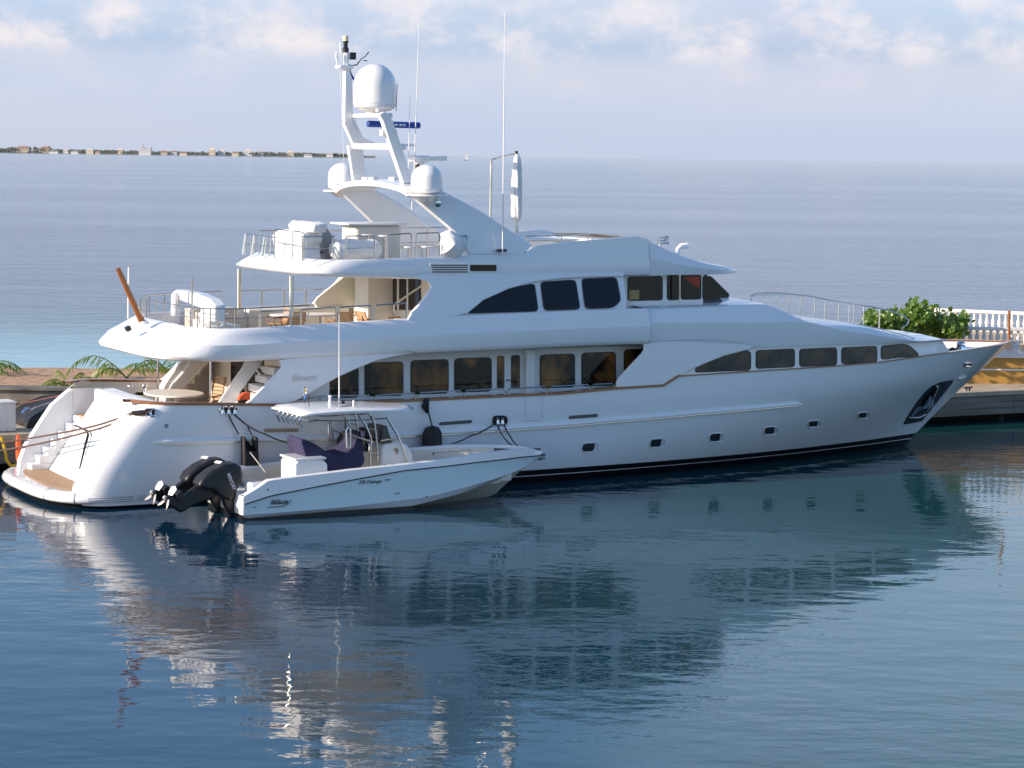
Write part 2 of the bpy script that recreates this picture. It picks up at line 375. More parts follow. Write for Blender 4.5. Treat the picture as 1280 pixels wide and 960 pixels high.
# sea grape bush and planter
def leafmat(name, c1, c2):
    m = mat(name, c1, .38, col2=c2, vscale=9, thr=(.35, .65)); b = m.node_tree.nodes['Principled BSDF']
    b.inputs['Transmission Weight'].default_value = 0; b.inputs['Subsurface Weight'].default_value = .0
    tr = m.node_tree.nodes.new('ShaderNodeBsdfTranslucent'); tr.inputs[0].default_value = (c1[0]*2.2, c1[1]*2.0, c1[2]*.8, 1)
    mxs = m.node_tree.nodes.new('ShaderNodeMixShader'); mxs.inputs[0].default_value = .35
    out = m.node_tree.nodes['Material Output']; m.node_tree.links.new(b.outputs[0], mxs.inputs[1]); m.node_tree.links.new(tr.outputs[0], mxs.inputs[2]); m.node_tree.links.new(mxs.outputs[0], out.inputs[0])
    return m
grape = leafmat('sea_grape_leaf', (.13, .21, .03), (.03, .085, .018))
palml = leafmat('palm_leaf', (.17, .24, .04), (.08, .15, .03))
bark = mat('bark', (.16, .11, .07), .9, var=.4)
def leaf_disc(m, c, r, n_, up):
    n_ = n_.normalized(); a = n_.orthogonal().normalized(); b = n_.cross(a); k = 7
    vs = [c+(a*math.cos(2*math.pi*i/k)+b*math.sin(2*math.pi*i/k))*r+n_*r*.18*(1 if i % 2 else -.3) for i in range(k)]+[c-n_*r*.12]
    m.add(vs, [(i, (i+1) % k, k) for i in range(k)])
bu = thing('sea_grape_bush', 'bushy green sea grape with round leaves beyond the foredeck, beside the white balustrade', 'bush', (15, 93, 2.4), fr='w')
lf = MB(); st = MB(); rnd = random.Random(3)
tips = []
Z0 = 2.3
for i in range(95):
    px = rnd.uniform(1082, 1201); Y = rnd.uniform(89.4, 93.0)
    top = 3+tab([(1078, 404), (1090, 392), (1112, 388), (1130, 391), (1140, 383), (1152, 380), (1162, 390), (1172, 386), (1184, 396), (1194, 387), (1204, 400)], px)
    v = top + abs(rnd.gauss(0, 1))*14+3; c = WP(px, v, Y)
    tips.append(c); b0 = WP(lerp(px, 1150, .45), 440, 91.2); st.tube([b0, (b0+c)/2+Vector((rnd.uniform(-.2, .2), 0, .1)), c], [.03, .02, .012], 5)
    for k in range(30):
        dd = Vector((rnd.gauss(0, .19), rnd.gauss(0, .24), rnd.gauss(0, .18))); p = c+dd
        leaf_disc(lf, p, rnd.uniform(.045, .14), Vector((rnd.gauss(-.3, .6), rnd.gauss(-.4, .6), rnd.gauss(.5, .5))), 0)
for k in range(14): 
    c = WP(1136+rnd.uniform(-1, 3), 371+k*1.6, 91); leaf_disc(lf, c, .06, Vector((rnd.gauss(0, 1), -1, .4)), 0)
lf.build('foliage', grape, bu); st.build('stem', bark, bu)

def frond(m, base, az_, ln, rise, droop, nl=19, wl=.5, gap=0, st_=None):
    "arched rib with hanging narrow leaflets"
    rib = []; a = Vector((math.cos(az_), math.sin(az_), 0)); sd_ = Vector((-a.y, a.x, 0))
    for i in range(nl+1):
        t = i/nl; rib.append(base+a*ln*(t-.12*t*t)+Vector((0, 0, rise*ln*t-droop*ln*t*t)))
    (st_ or m).tube(rib[::3]+[rib[-1]], [.028*(1-.8*k/(len(rib[::3]))) for k in range(len(rib[::3])+1)], 4)
    for i in range(3, nl+1):
        t = i/nl; L_ = wl*math.sin(math.pi*min(1, .25+t*.72))**.7*(1-.35*t)
        for s in (-1, 1):
            dr = (sd_*s*.55+a*.55+Vector((0, 0, -.25-.9*t))).normalized(); w_ = .022
            dr = (dr+Vector((random.uniform(-.2, .2), 0, random.uniform(-.2, .3)))).normalized(); p = rib[i]; q1 = p+dr*L_*.5+Vector((0, 0, .03)); q2 = p+dr*L_+Vector((0, 0, -.16*L_))
            n_ = a*w_
            m.add([p-n_*.5, p+n_*.5, q1+n_, q1-n_, q2], [(0, 1, 2, 3), (3, 2, 4)])
def palm(label, base, fr_, trunk_h=0, group='palms on the sand behind the yacht'):
    t = thing('coconut_palm', label, 'palm', base, group, 'w'); fo = MB(); sb = MB(); b0 = Vector(base)+Vector((0, 0, trunk_h))
    for (a, ln, ri, dr) in fr_: frond(fo, b0, R_(a), ln*1.05, ri, dr, wl=.66 if ln > 1.6 else .42)
    fo.build('crown', palml, t)
    tr = MB().tube([Vector(base)+Vector((0, 0, -.6)), Vector(base)+Vector((.03, 0, trunk_h*.5)), b0], [.11, .09, .07], 8); tr.build('trunk', bark, t)
p_ = WP(158, 478, 79.5); palm('coconut palm with one broad arching frond seen just above the aft rail', p_, [(178, 2.4, 1.25, 1.3), (3, 1.9, 1.15, 1.25), (150, 1.7, 1.1, 1.2), (30, 1.5, 1.3, 1.1), (215, 1.4, 1.1, 1.2)], .15)
p_ = WP(196, 474, 82); palm('yellowish coconut palm partly hidden under the upper deck overhang', p_, [(10, 1.6, 1.0, .9), (170, 1.5, 1.0, 1.0), (60, 1.3, 1.2, .8), (120, 1.3, 1.2, .8), (300, 1.0, .9, .6)], .15)
p_ = WP(86, 492, 75.9); palm('small dark green palm in front of the sand beside the concrete wall', p_, [(175, 1.1, 1.0, 1.1), (10, .8, 1.0, .6), (130, .9, 1.3, .8), (60, .8, 1.3, .8), (200, 1.5, .7, 1.2), (240, 1.2, .5, .9), (320, .8, .8, .8)], .2)
p_ = WP(-26, 470, 80); palm('palm at the left edge with drooping frond tips', p_, [(8, 1.7, .8, .85), (25, 1.5, .7, .8), (-20, 1.4, .45, .6), (150, 1.5, .8, .8), (80, 1.4, .9, .8)], .2)

# far coast
rnd = random.Random(11); YC = 7000.
cl = MB(); rows = []
for j in range(5):
    row = []
    for i in range(80):
        u = -60+i*6.7; p = WP(u, 190, YC+j*160); row.append((p.x, p.y, [-1, 3.2, 5, 6, -1][j]+(rnd.uniform(-.5, 1.2) if 0 < j < 4 else 0)))
    rows.append(row)
tag(cl.grid(rows).build('far_coast', mat('coast_ground', (.10, .12, .10), .9, col2=(.20, .17, .13), vscale=.01), fr='w'), kind='structure')
tm = MB()
for i in range(1100):
    u = rnd.uniform(-60, 452); far = rnd.random(); p = WP(u, 190, YC+30+far*420)
    hmax = tab([(-60, 11), (10, 12), (15, 17), (62, 17), (66, 11), (150, 10), (240, 9), (330, 11), (450, 10)], u)
    h = rnd.uniform(.35, 1)*hmax; r = rnd.uniform(2.2, 6)
    for k in range(5):
        c = Vector((p.x+rnd.uniform(-r, r), p.y+rnd.uniform(-4, 4), 3+h*rnd.uniform(.5, 1))); rr = r*rnd.uniform(.35, .7)
        vs = [c+Vector((rr*math.cos(a)*rnd.uniform(.7, 1.2), rr*math.sin(a), rnd.uniform(-.5, .5)*rr)) for a in (0, 1.26, 2.5, 3.77, 5.03)]+[c+Vector((0, 0, rr*rnd.uniform(.6, 1.1))), c-Vector((0, 0, rr))]
        tm.add(vs, [(a, (a+1) % 5, 5) for a in range(5)]+[((a+1) % 5, a, 6) for a in range(5)])
    if rnd.random() < .12:
        tm.tube([(p.x, p.y, 3), (p.x+1, p.y, 4+h)], .5, 4)
        for a in range(6): tm.add([(p.x+1, p.y, 4+h), (p.x+1+4*math.cos(a), p.y, 4+h+1.2*math.sin(a*1.3)), (p.x+1+3*math.cos(a+.4), p.y, 3+h)], [(0, 1, 2)])
tag(tm.build('distant_trees', mat('distant_foliage', (.14, .165, .12), .9, col2=(.20, .20, .165), vscale=.03), fr='w'), 'low dark trees and palms covering the far coast', 'trees', kind='stuff')
hc = [mat('house_cream', (.72, .62, .48), .8), mat('house_white', (.74, .72, .70), .8), mat('house_peach', (.58, .48, .38), .8)]
rc = [mat('roof_terracotta', (.32, .19, .14), .8), mat('roof_grey', (.42, .40, .38), .8), mat('roof_cream', (.62, .52, .42), .8)]
wd = mat('far_window', (.06, .07, .08), .3)
def house(u, wpx, h, wi, ri, label, base=4.5, dy=0, flat=False):
    p = WP(u, 190, YC+5+dy); wd_ = wpx*YC/FPX; d_ = min(22, wd_*.6); t = thing('coastal_house' if not flat else 'apartment_building', label, 'house' if not flat else 'building', (p.x, p.y, base), 'buildings along the far coast', 'w')
    x0, x1, y0, y1 = p.x-wd_/2, p.x+wd_/2, p.y, p.y+d_
    MB().box(x0, x1, y0, y1, base-4, base+h).build('wall', hc[wi], t)
    if flat: MB().box(x0-1, x1+1, y0-1, y1+1, base+h+.02, base+h+1).build('roof', hc[1], t)
    else:
        r = h*.55+1.5; MB().add([(x0-1, y0-1, base+h), (x1+1, y0-1, base+h), (x1+1, y1+1, base+h), (x0-1, y1+1, base+h), (x0+wd_*.2, (y0+y1)/2, base+h+r), (x1-wd_*.2, (y0+y1)/2, base+h+r)],
             [(0, 1, 5, 4), (1, 2, 5), (2, 3, 4, 5), (3, 0, 4), (3, 2, 1, 0)]).build('roof', rc[ri], t)
    n = max(2, int(wd_/6)); lv = max(1, int(h/3.6))
    for a in range(n):
        for b in range(lv):
            xx = x0+(a+.5)*wd_/n; zz = base+1+b*3.6; MB().box(xx-1.3, xx+1.3, y0-.15, y0+.2, zz, zz+1.6).build('window', wd, t)
    return t
house(28, 16, 9, 2, 0, 'wide low house with a red roof at the left end of the far coast', 6, 60)
house(56, 12, 9, 2, 0, 'red roofed coastal house second from the left end', 6, 80)
house(67, 11, 2.6, 1, 1, 'long low pale waterfront shed below the red roofed houses', 4)
house(93, 9, 2.6, 1, 1, 'small pale waterfront shed midway between the red roofs and the white block', 4)
house(82, 6, 5, 1, 2, 'small white house with a cream roof left of the white block', 5, 20)
house(112, 9, 6.5, 0, 2, 'cream gabled house left of the white coastal block', 4.5, 10)
house(122, 6, 3, 2, 0, 'low peach house close to the water left of the white block', 4)
house(150, 7, 8, 0, 2, 'cream house among trees just left of the white coastal block', 5, 90)
t_ = house(181, 15, 17, 1, 1, 'large white apartment block with an antenna mast on the far coast', 4, 30, True)
p_ = WP(178.5, 190, YC+30); MB().tube([(p_.x, p_.y+3, 20), (p_.x, p_.y+3, 34)], .8, 5).build('antenna', mat('mast_red', (.25, .12, .1), .7), t_)
house(205, 8, 5, 2, 0, 'peach roofed house right of the white coastal block', 4.5, 10)
house(217, 8, 5, 1, 0, 'red roofed house second to the right of the white coastal block', 4.5, 20)
house(229, 9, 4, 0, 0, 'low cream house with orange roof on the far waterfront', 4)
house(265, 8, 11, 0, 2, 'tall cream stepped house in the middle of the far coast', 5, 30)
house(277, 9, 8, 1, 2, 'white terraced house right of the tall cream stepped house', 5, 40)
house(294, 8, 5, 0, 0, 'house with a bright red roof near the water on the far coast', 4.5)
house(310, 10, 9, 1, 2, 'white and cream villa left of the mast of the yacht', 5, 40)
house(325, 8, 8, 1, 1, 'grey roofed white villa nearer the mast of the yacht', 5, 50)
house(363, 8, 8, 0, 2, 'yellow cream villa standing alone near the yacht mast', 5, 40)
house(385, 10, 2.6, 1, 1, 'low pale waterfront building below trees near the mast', 4)
house(412, 8, 5, 1, 1, 'small white house nearest to the yacht mast', 5, 20)
# lone sailing boat on the horizon
sb = thing('sailing_boat', 'tiny white sailing boat alone on the horizon', 'sailboat', tuple(WP(584, 194, 5200).xy)+(0,), fr='w')
bx = BASE[sb.name]; c = bx
MB().add([c+Vector(p) for p in ((-8, -2, 2), (8, 0, 2.4), (-8, 2, 2), (-7, 0, -.5), (6, 0, -.5))], [(0, 1, 2), (0, 3, 4, 1), (2, 1, 4, 3), (0, 2, 3)]).build('hull', white2, sb)
MB().add([c+Vector(p) for p in ((-6, 0, 3), (2, .3, 3), (1, 0, 19), (-6, .2, 3.1), (2, .5, 3.1))], [(0, 1, 2), (3, 2, 4)]).build('sail', canvas, sb)
MB().tube([c+Vector((2, 0, 1)), c+Vector((2, 0, 20))], .3, 5).build('mast', steel, sb)
#PART3
# ================================================================ THE MOTOR YACHT
yt = thing('motor_yacht', 'large white three deck motor yacht moored along the quay with its bow to the right', 'yacht')
def xs(z): return 31.3+1.15*z+.05*z*z if z > 0 else 31.3+1.7*z
AFT = [(-.8, 1.3), (.3, .66), (.66, .72), (1.09, .90), (1.74, 1.36), (2.24, 1.72), (2.63, 2.2), (3.3, 3.2)]
def xa(z): return tab(AFT, z)
def Bz(z): return tab([(-.8, 3.0), (0, 3.50), (.6, 3.58), (1.5, 3.64), (2.3, 3.68), (4, 3.68)], z)
def hb(x, z, aft=True):
    B = Bz(z); s = (xs(z)-x)
    zz = min(max(z, 0), 2.55)/2.55; Ln_ = lerp(22, 18, zz); p = lerp(2.0, 4.3, zz**.9)
    if s <= 0: return 0.0
    b = B if s >= Ln_ else B*(1-(1-s/Ln_)**p)
    if x < 8: b *= 1-.03*((8-x)/8)**2
    if aft:
        d = x-xa(z); R = .95
        if d < R: d = max(d, 0); b -= (R-math.sqrt(max(0, R*R-(R-d)**2)))*.8
    return b
capx = [(168, 505), (300, 506), (345, 506.6), (518, 501), (640, 495), (700.6, 492.4), (771, 485.8), (829, 482.3), (848, 470.3), (940.6, 464.3), (1040, 458), (1100, 453), (1163, 444), (1218, 436), (1264, 428)]
def HS(u, v, off=0, aft=False):
    y = -3.6
    for _ in range(12): x, z = S(u, v, y); y = -(max(hb(x, min(z, 3.4), aft), .0)+off)*.6+y*.4
    return x, z, y
CAP = []
for u, v in capx:
    x, z, y = HS(u, v); CAP.append((x, z))
CAP[-1] = (max(CAP[-1][0], 35.8), 3.52); CAP.append((36.6, 3.58))
CAP.sort(); print('CAP', [(round(a, 2), round(b, 2)) for a, b in CAP])
def cap(x): return tab(CAP, x)
def hd(x): return hb(x, cap(x), False)
# --- hull shell
def stations():
    t = [0, .004, .009, .015, .022, .03, .04, .052, .065]; t += [.065+.0175*i for i in range(1, 53)]; t = [a for a in t if a < .992]+[.994, .998, 1]
    return t
kx = [CAP[i][0] for i in (7, 8)]
def hull_rows(side, zf, inset=0):
    rows = []
    for t in stations():
        row = []
        for k in zf:
            # height: fixed below .6, then proportional up to the cap rail
            z = k if k <= .6 else None
            x = 0
            for _ in range(6):
                if k > .6: z = .6+(cap(x)-.6)*(k-.6)
                x = lerp(xa(z), xs(z), t)
            # keep a station exactly on each end of the step in the rail
            row.append((x, side*max(0, hb(x, z)-inset), z))
        rows.append(row)
    return rows
UPK = [.30, .6001, .75, .9, 1.05, 1.2, 1.3, 1.38, 1.44, 1.5, 1.56, 1.6]
UPK = [.42, .6001]+[.6+.1*i for i in range(1, 11)]
for nm, zf, m_ in (('hull', UPK, white), ('antifouling', [-.8, -.3, .0], black), ('waterline_band', [.0, .225], black), ('boot_line', [.225, .25], white2), ('boot_stripe', [.25, .42], black), ('stern_skirt', [.08, .22, .42], white)):
    mb = MB(); kk = 14
    for s in (-1, 1):
        hr = hull_rows(s, zf); mb.grid(hr if zf is UPK else hr[:kk+1] if nm == 'stern_skirt' else hr[kk:] if nm != 'antifouling' else hr)
    if nm == 'stern_skirt':
        for s in (-1, 1): MB().grid(hull_rows(s, zf)[:kk+1]).build(nm, m_, yt, smooth=True, auto=60)
    else: mb.build(nm, m_, yt, smooth=True, auto=60)
# inner bulwark faces and decks
for s in (-1, 1):
    rows = [[(x, s*max(.02, hb(x, cap(x))-.14), cap(x)-.004), (x, s*max(.02, hb(x, cap(x))-.14), 1.95)] for x in [lerp(2.4, 18.4, i/40) for i in range(41)]]
    MB().grid(rows).build('bulwark_lining', cream, yt, smooth=True)
    rows = []
    for i in range(24):
        x = lerp(31, 36.0, i/23); zf = 2.6
        while xs(zf)-.25 < x and zf < cap(x)-.02: zf += .01
        rows.append([(x, s*max(.004, hb(x, lerp(cap(x)-.004, zf, k/4))-.11), lerp(cap(x)-.004, zf, k/4)) for k in range(5)])
    MB().grid(rows).build('bulwark_lining', white2, yt, smooth=True)
mb = MB(); pts = [(x, hd(x)-.13) for x in [2.5+i*.5 for i in range(33)]]
mb.slab([(x, -b) for x, b in pts]+[(x, b) for x, b in pts[::-1]], 1.85, 1.95)
mb.build('main_deck', teakp, yt)
mb = MB(); pts = [(x, max(.03, hb(x, 2.6, False)-.14)) for x in [30.2+i*.27 for i in range(16)]]
mb.slab([(x, -b) for x, b in pts]+[(x, b) for x, b in pts[::-1]], 2.5, 2.6)
mb.build('foredeck', cream, yt)
# cap rail of varnished teak
for s in (-1, 1):
    rows = []; xr = [2.15+.0]+[2.3+i*.4 for i in range(85)]+[p[0] for p in CAP]
    xr = sorted(x for x in xr if x < 36.15)
    for x in xr:
        b = hb(x, cap(x)-.05); zc = cap(x); tk = .075 if x < CAP[8][0]+.05 else .035; b0 = max(b-.17, 0.0)
        rows.append([(x, s*(b+.035), zc-tk*.3), (x, s*(b+.035), zc+tk*.7), (x, s*b0, zc+tk*.7), (x, s*b0, zc-tk*.3)])
    MB().grid(rows, True).build('cap_rail', teakd, yt, smooth=True)
# rub strake
for s in (-1, 1):
    pts = []
    for u, v in [(192, 553), (230, 552), (300, 550.5), (420, 548), (560, 541), (700, 531.5), (800, 523), (900, 514), (1004, 504.5)]:
        x, z, y = HS(u, v, .03); pts.append((x, z))
    rows = []
    x0, x1 = pts[0][0], pts[-1][0]
    for i in range(70):
        x = lerp(x0, x1, i/69); z = tab(pts, x); b = hb(x, z, True); e = min(1, (x-x0)/.25+.15, (x1-x)/.25+.15)
        sec = [(0, .10), (.05, .095), (.10, .055), (.115, .0), (.09, -.04), (0, -.06)]
        rows.append([(x, s*(b-.03+(dy+.02)*e), z+dz*e) for dy, dz in sec])
    MB().grid(rows, True).build('rub_strake', white, yt, smooth=True, auto=50)
    MB().grid([[(r[4][0], r[4][1]+s*.002, r[4][2]+.012), (r[4][0], r[4][1]+s*.004, r[4][2]-.012)] for r in rows]).build('strake_insert', steel, yt)
# transom block, stair wells, platform
def prof_at(z, dx=0): return xa(z)+dx
recess_w = mat('recess_shading', (.55, .54, .54), .5)
tr = MB(); rows = []
for z_, x in ((.32, 1.34), (1, 1.81), (1.8, 2.36), (2.5, 2.85), (2.68, 2.98), (2.75, 3.1), (2.76, 3.4), (2.5, 3.45), (1.9, 3.47)):
    row = []
    for y in (-2.1, -2.06, -1.95, -1, 0, 1, 1.95, 2.06, 2.1): row.append((x+.05*(y/2)**2+(.06 if abs(y) > 2.08 else 0), y, z_))
    rows.append(row)
tr.grid(rows)
for s in (0, -1): tr.add([r[s] for r in rows], [tuple(range(len(rows)))])
tro = tr.build('transom', white, yt, smooth=True, auto=50)
def ttr(y, z_, o=.012):
    return (1.12+.69*z_+.05*(y/2)**2-o, y, z_)
def TP(u, v, o=.0):
    "point on the sloping transom plane"
    d = ray(u, v); A = MY.inverted(); c = A @ Vector((0, 0, CH)); e = A.to_3x3() @ d
    k = (1.12+.69*c.z-c.x)/(e.x-.69*e.z); q = c+e*k; q.x += .05*(q.y/2)**2-o*.82; q.z += o*.57; return q
MB().tube([TP(u, v, .002) for u, v in ((140, 544), (118, 558), (90, 580), (72, 596))], .007, 4).build('door_seam', groove, tro)
MB().tube([TP(u, v, .002) for u, v in ((130, 489), (112, 516), (96, 542), (80, 566))], .007, 4).build('door_seam', groove, tro)
MB().tube([TP(u, v, .002) for u, v in ((134, 487), (170, 494), (200, 502))], .007, 4).build('door_seam', groove, tro)
MB().tube([TP(u, v, o) for u, v, o in ((148, 505, .0), (149, 503, .08), (151, 505, .09), (126, 538, .09), (124, 538, .08), (123, 536, 0))], .02, 6).build('grab_rail', chrome, tro, smooth=True)
q = [TP(u, v, .003) for u, v in ((88, 516), (92, 503), (99, 495), (102, 498), (93, 512), (86, 524))]; MB().add(q, [tuple(range(6))]).build('recess_shading_patch', recess_w, tro)  # flat patch, the shading of the recess is put into its grey
MB().tube([TP(80, 529.5, .05), TP(96, 534, .08), TP(112, 541, .10), TP(113.5, 546, .10), TP(109, 560, .08), TP(99, 592, .03)], [.014, .018, .03, .04, .035, .018], 6).build('bent_dark_rod', ropeb, tro, smooth=True)  # dark bent rod just off the transom, thicker in the middle
# wing inner faces
for s in (-1, 1):
    rows = []
    for z_ in (.32, .66, 1.09, 1.74, 2.24, 2.63, 2.72):
        b = hb(xa(z_)+.002, z_); rows.append([(xa(z_), s*b, z_), (xa(z_)+.06, s*(b-.16), z_), (xa(z_)+2.3, s*(b-.16), z_)])
    rows.append([(a[0]+.02, a[1], a[2]) for a in rows[-1]])
    MB().grid(rows).build('quarter_wing', white, yt, smooth=True, auto=40)
    st_ = MB(); n = 7
    for i in range(n):
        z1 = .36+(i+1)*.225; x0 = .95+i*.24
        st_.box(x0, x0+2.2-.24*i+.4, s*2.1 if s > 0 else -2.85, 2.85 if s > 0 else -2.1, z1-.225, z1)
    st_.build('boarding_steps', white, yt, bevel=.015)
pf = MB()
def pring(a, b, z_, cx=2.2, n=3.2, N_=48):
    r = [(3.4, -b, z_)]
    for i in range(N_+1):
        t = math.pi*(-.5+i/N_); c, s = math.cos(t), math.sin(t)
        r.append((cx-a*abs(c)**(2/n), b*(1 if s > 0 else -1)*abs(s)**(2/n), z_))
    return r+[(3.4, b, z_)]
pr = [(1.95, 3.15, .12), (2.18, 3.38, .13), (2.27, 3.46, .19), (2.29, 3.48, .27), (2.26, 3.45, .36), (2.16, 3.33, .42), (2.0, 3.2, .43), (1.9, 3.1, .40)]
pf.grid([pring(a, b, z_) for a, b, z_ in pr]); r0 = pring(1.9, 3.1, .40); pf.add(r0, [tuple(range(len(r0)))])
r0 = pring(1.95, 3.15, .12); pf.add(r0, [tuple(range(len(r0)))])
plo = pf.build('swim_platform', white, yt, smooth=True, auto=50)
# sleeve cushion seams round the platform edge
for i in (10, 18, 27, 32, 38): 
    MB().tube([pring(a+.006, b+.006, z_)[i] for a, b, z_ in pr], .012, 5).build('edge_strap', groove, plo)
r0 = pring(1.72, 2.9, .405); tp = MB().slab([(x, y) for x, y, z_ in r0], .404, .416); tp.build('teak_tread', teakp, plo)
for i in range(3): MB().tube([(x, -3.485, .20+i*.06) for x in (.9, 2.2)], .012, 4).build('side_slot', groove, plo); MB().tube([(x, -3.485, .20+i*.06) for x in (2.3, 3.35)], .012, 4).build('side_slot', groove, plo)
u0 = pring(1.7, 2.95, -.5); u1 = pring(2.05, 3.28, .125); MB().grid([u0, u1]).build('underside', black, plo)
# hull side opening plates
def hpoly(pts, off, name, m_, parent=yt, r=0, **k):
    q = rpoly(pts, r) if r else [Vector(p) for p in pts]; c = sum(q, Vector((0, 0)))/len(q)
    vs = [HS(p.x, p.y, off, True) for p in q]; vs = [(x, y, z_) for x, z_, y in vs]; cx, cz, cy = HS(c.x, c.y, off, True)
    n = len(vs); inn = [(x, y+.05, z_) for x, y, z_ in vs]
    fs = [(i, (i+1) % n, n) for i in range(n)]; fs += [(i, (i+1) % n, n+1+(i+1) % n, n+1+i) for i in range(n)]
    return MB().add(vs+[(cx, cy, cz)]+inn, fs).build(name, m_, parent, **k)
def scale_poly(pts, k):
    c = sum((Vector(p) for p in pts), Vector((0, 0)))/len(pts)
    return [Vector(p)+(Vector(p)-c).normalized()*k for p in pts]
recess = mat('recess_white', (.62, .64, .68), .4)
ports = [(738, 559.5, 21, 11.5), (822, 554, 19, 11), (896, 547, 18, 11), (964, 538.5, 17, 10), (1018.5, 530, 16, 8.5), (1080, 519.5, 14.5, 8)]
for u, v, w_, h_ in ports:
    sl = -.12; q = [(u-w_/2, v-h_/2-sl*w_/2*.6), (u+w_/2, v-h_/2+sl*w_/2*.6), (u+w_/2, v+h_/2+sl*w_/2*.6), (u-w_/2, v+h_/2-sl*w_/2*.6)]
    o = hpoly(q, .004, 'porthole', recess, r=5)
    q2 = [(u-w_/2+.5, v-h_/2+1), (u+w_*.28, v-h_/2+.3), (u+w_*.18, v+h_/2-1.4), (u-w_/2+.5, v+h_/2-.8)]
    hpoly(q2, .010, 'pane', glass2, o, r=2.5)
    HSl = [HS(a, b, .016, True) for a, b in [tuple(p) for p in rpoly(q, 5)]]
    MB().tube([(x, y, z_) for x, z_, y in HSl]+[(HSl[0][0], HSl[0][2], HSl[0][1])], .012, 5).build('rim', white, o, smooth=True)
tanm = mat('slot_tan_lit', (.34, .25, .16), .5); dks = mat('slot_dark_shaded', (.10, .09, .09), .5)  # sunlit tan and shaded dark put into the colours of one slot lining
for a, b, c_, d_, m_ in ((330, 373, 536, 540.5, tanm), (446, 483, 534, 538.5, dks), (549, 590, 528.8, 525.8, dks), (711, 747, 520.8, 518.2, dks)):
    s_ = -2.2 if c_ > d_ else 0; c1 = min(c_, d_) if c_ > d_ else c_
    if c_ > d_: q = [(a, c_-1), (b, d_-1), (b, d_+3.2), (a, c_+3.2)]
    else: q = [(a, c_), (b, c_-.5), (b, d_-.5), (a, d_)]
    o = hpoly(scale_poly(q, 1.3), .004, 'fairlead_slot', recess, r=2.5); hpoly(q, .009, 'opening', m_, o, r=2)
# boarding gate seam
sg = [HS(a, b, .003, True) for a, b in ((656.5, 497), (656.5, 524), (658.5, 526.5), (675, 525.5), (677, 523), (677.5, 495.5))]
MB().tube([(x, y, z_) for x, z_, y in sg], .006, 4).build('gate_seam', groove, yt)
def fair(u, v, w_, h_, m_in, m_rim, dark=2):
    q = [(u-w_/2, v-h_/2), (u+w_/2, v-h_/2), (u+w_/2, v+h_/2), (u-w_/2, v+h_/2)]
    o = hpoly(q, .01, 'hawse_plate', m_in, r=h_/2-.3)
    rim = [HS(p.x, p.y, .02, True) for p in rpoly(q, h_/2-.3, 6)]
    MB().tube([(x, y, z_) for x, z_, y in rim]+[(rim[0][0], rim[0][2], rim[0][1])], .03, 7).build('hawse_rim', m_rim, o, smooth=True)
    for i in range(dark):
        x, z_, y = HS(u+(i-(dark-1)/2)*w_*.34, v, .03, True)
        MB().lathe([(.07, -.11), (.05, -.05), (.045, .05), (.07, .11)], (x, y-.0, z_), 12).build('roller', chrome, o, smooth=True)
fair(286, 512.5, 22, 9.5, black, chrome, 3); fair(625, 525.5, 17, 10, black, seal, 2); fair(188, 515.5, 14, 8, black, chrome, 1); fair(1210, 455.8, 8, 4.5, steel, chrome, 0)
hpoly([(218+4*math.cos(a)*.7, 532.5+3*math.sin(a)) for a in [i*.785 for i in range(8)]][:8] and [(a[0]-10+0, a[1]) for a in [(218+2.8*math.cos(i*.785), 532.5+3*math.sin(i*.785)) for i in range(8)]], .004, 'vent_cap', groove)
# anchor pocket
pk = [(1129, 531), (1137, 517), (1146, 503), (1156, 490.5), (1166, 482), (1177, 477.5), (1192, 475.2), (1191, 479), (1176, 498), (1164, 513), (1153, 526.5), (1142, 529)]
ao = hpoly(pk, .006, 'anchor_pocket', seal)
pin = [(1143, 515), (1150, 505), (1160, 494), (1168, 490), (1173, 491), (1168, 504), (1159, 515), (1150, 519.5), (1141, 521)]
hpoly([(1139, 520.5), (1144, 512), (1150, 507), (1156, 505.5), (1164, 509), (1158, 516), (1150, 518.5)], .02, 'polished_plate', steel, ao)
def HV(u, v, o=.05): x, z_, y = HS(u, v, o, True); return Vector((x, y, z_))
MB().tube([HV(1158, 514), HV(1168, 492, .10), HV(1172, 483, .08)], [.05, .06, .05], 7).build('anchor_shank', chrome, ao, smooth=True)
MB().add([HV(1152, 511, .10), HV(1160, 505, .14), HV(1167, 500, .10), HV(1161, 510, .07), HV(1163, 494, .09), HV(1168, 508, .08)], [(0, 1, 3), (1, 2, 3), (0, 4, 1), (1, 4, 2), (3, 2, 5)]).build('anchor_fluke', chrome, ao, solid=.03)
MB().tube([HV(1137, 522, .03), HV(1150, 522, .05), HV(1158, 518, .04)], .018, 5).build('pocket_lip', white, ao)
# thin bow tack
MB().tube([HV(1199, 474.5, .03), HV(1208, 471.5, .02)], .03, 6).build('bow_eye', chrome, yt)

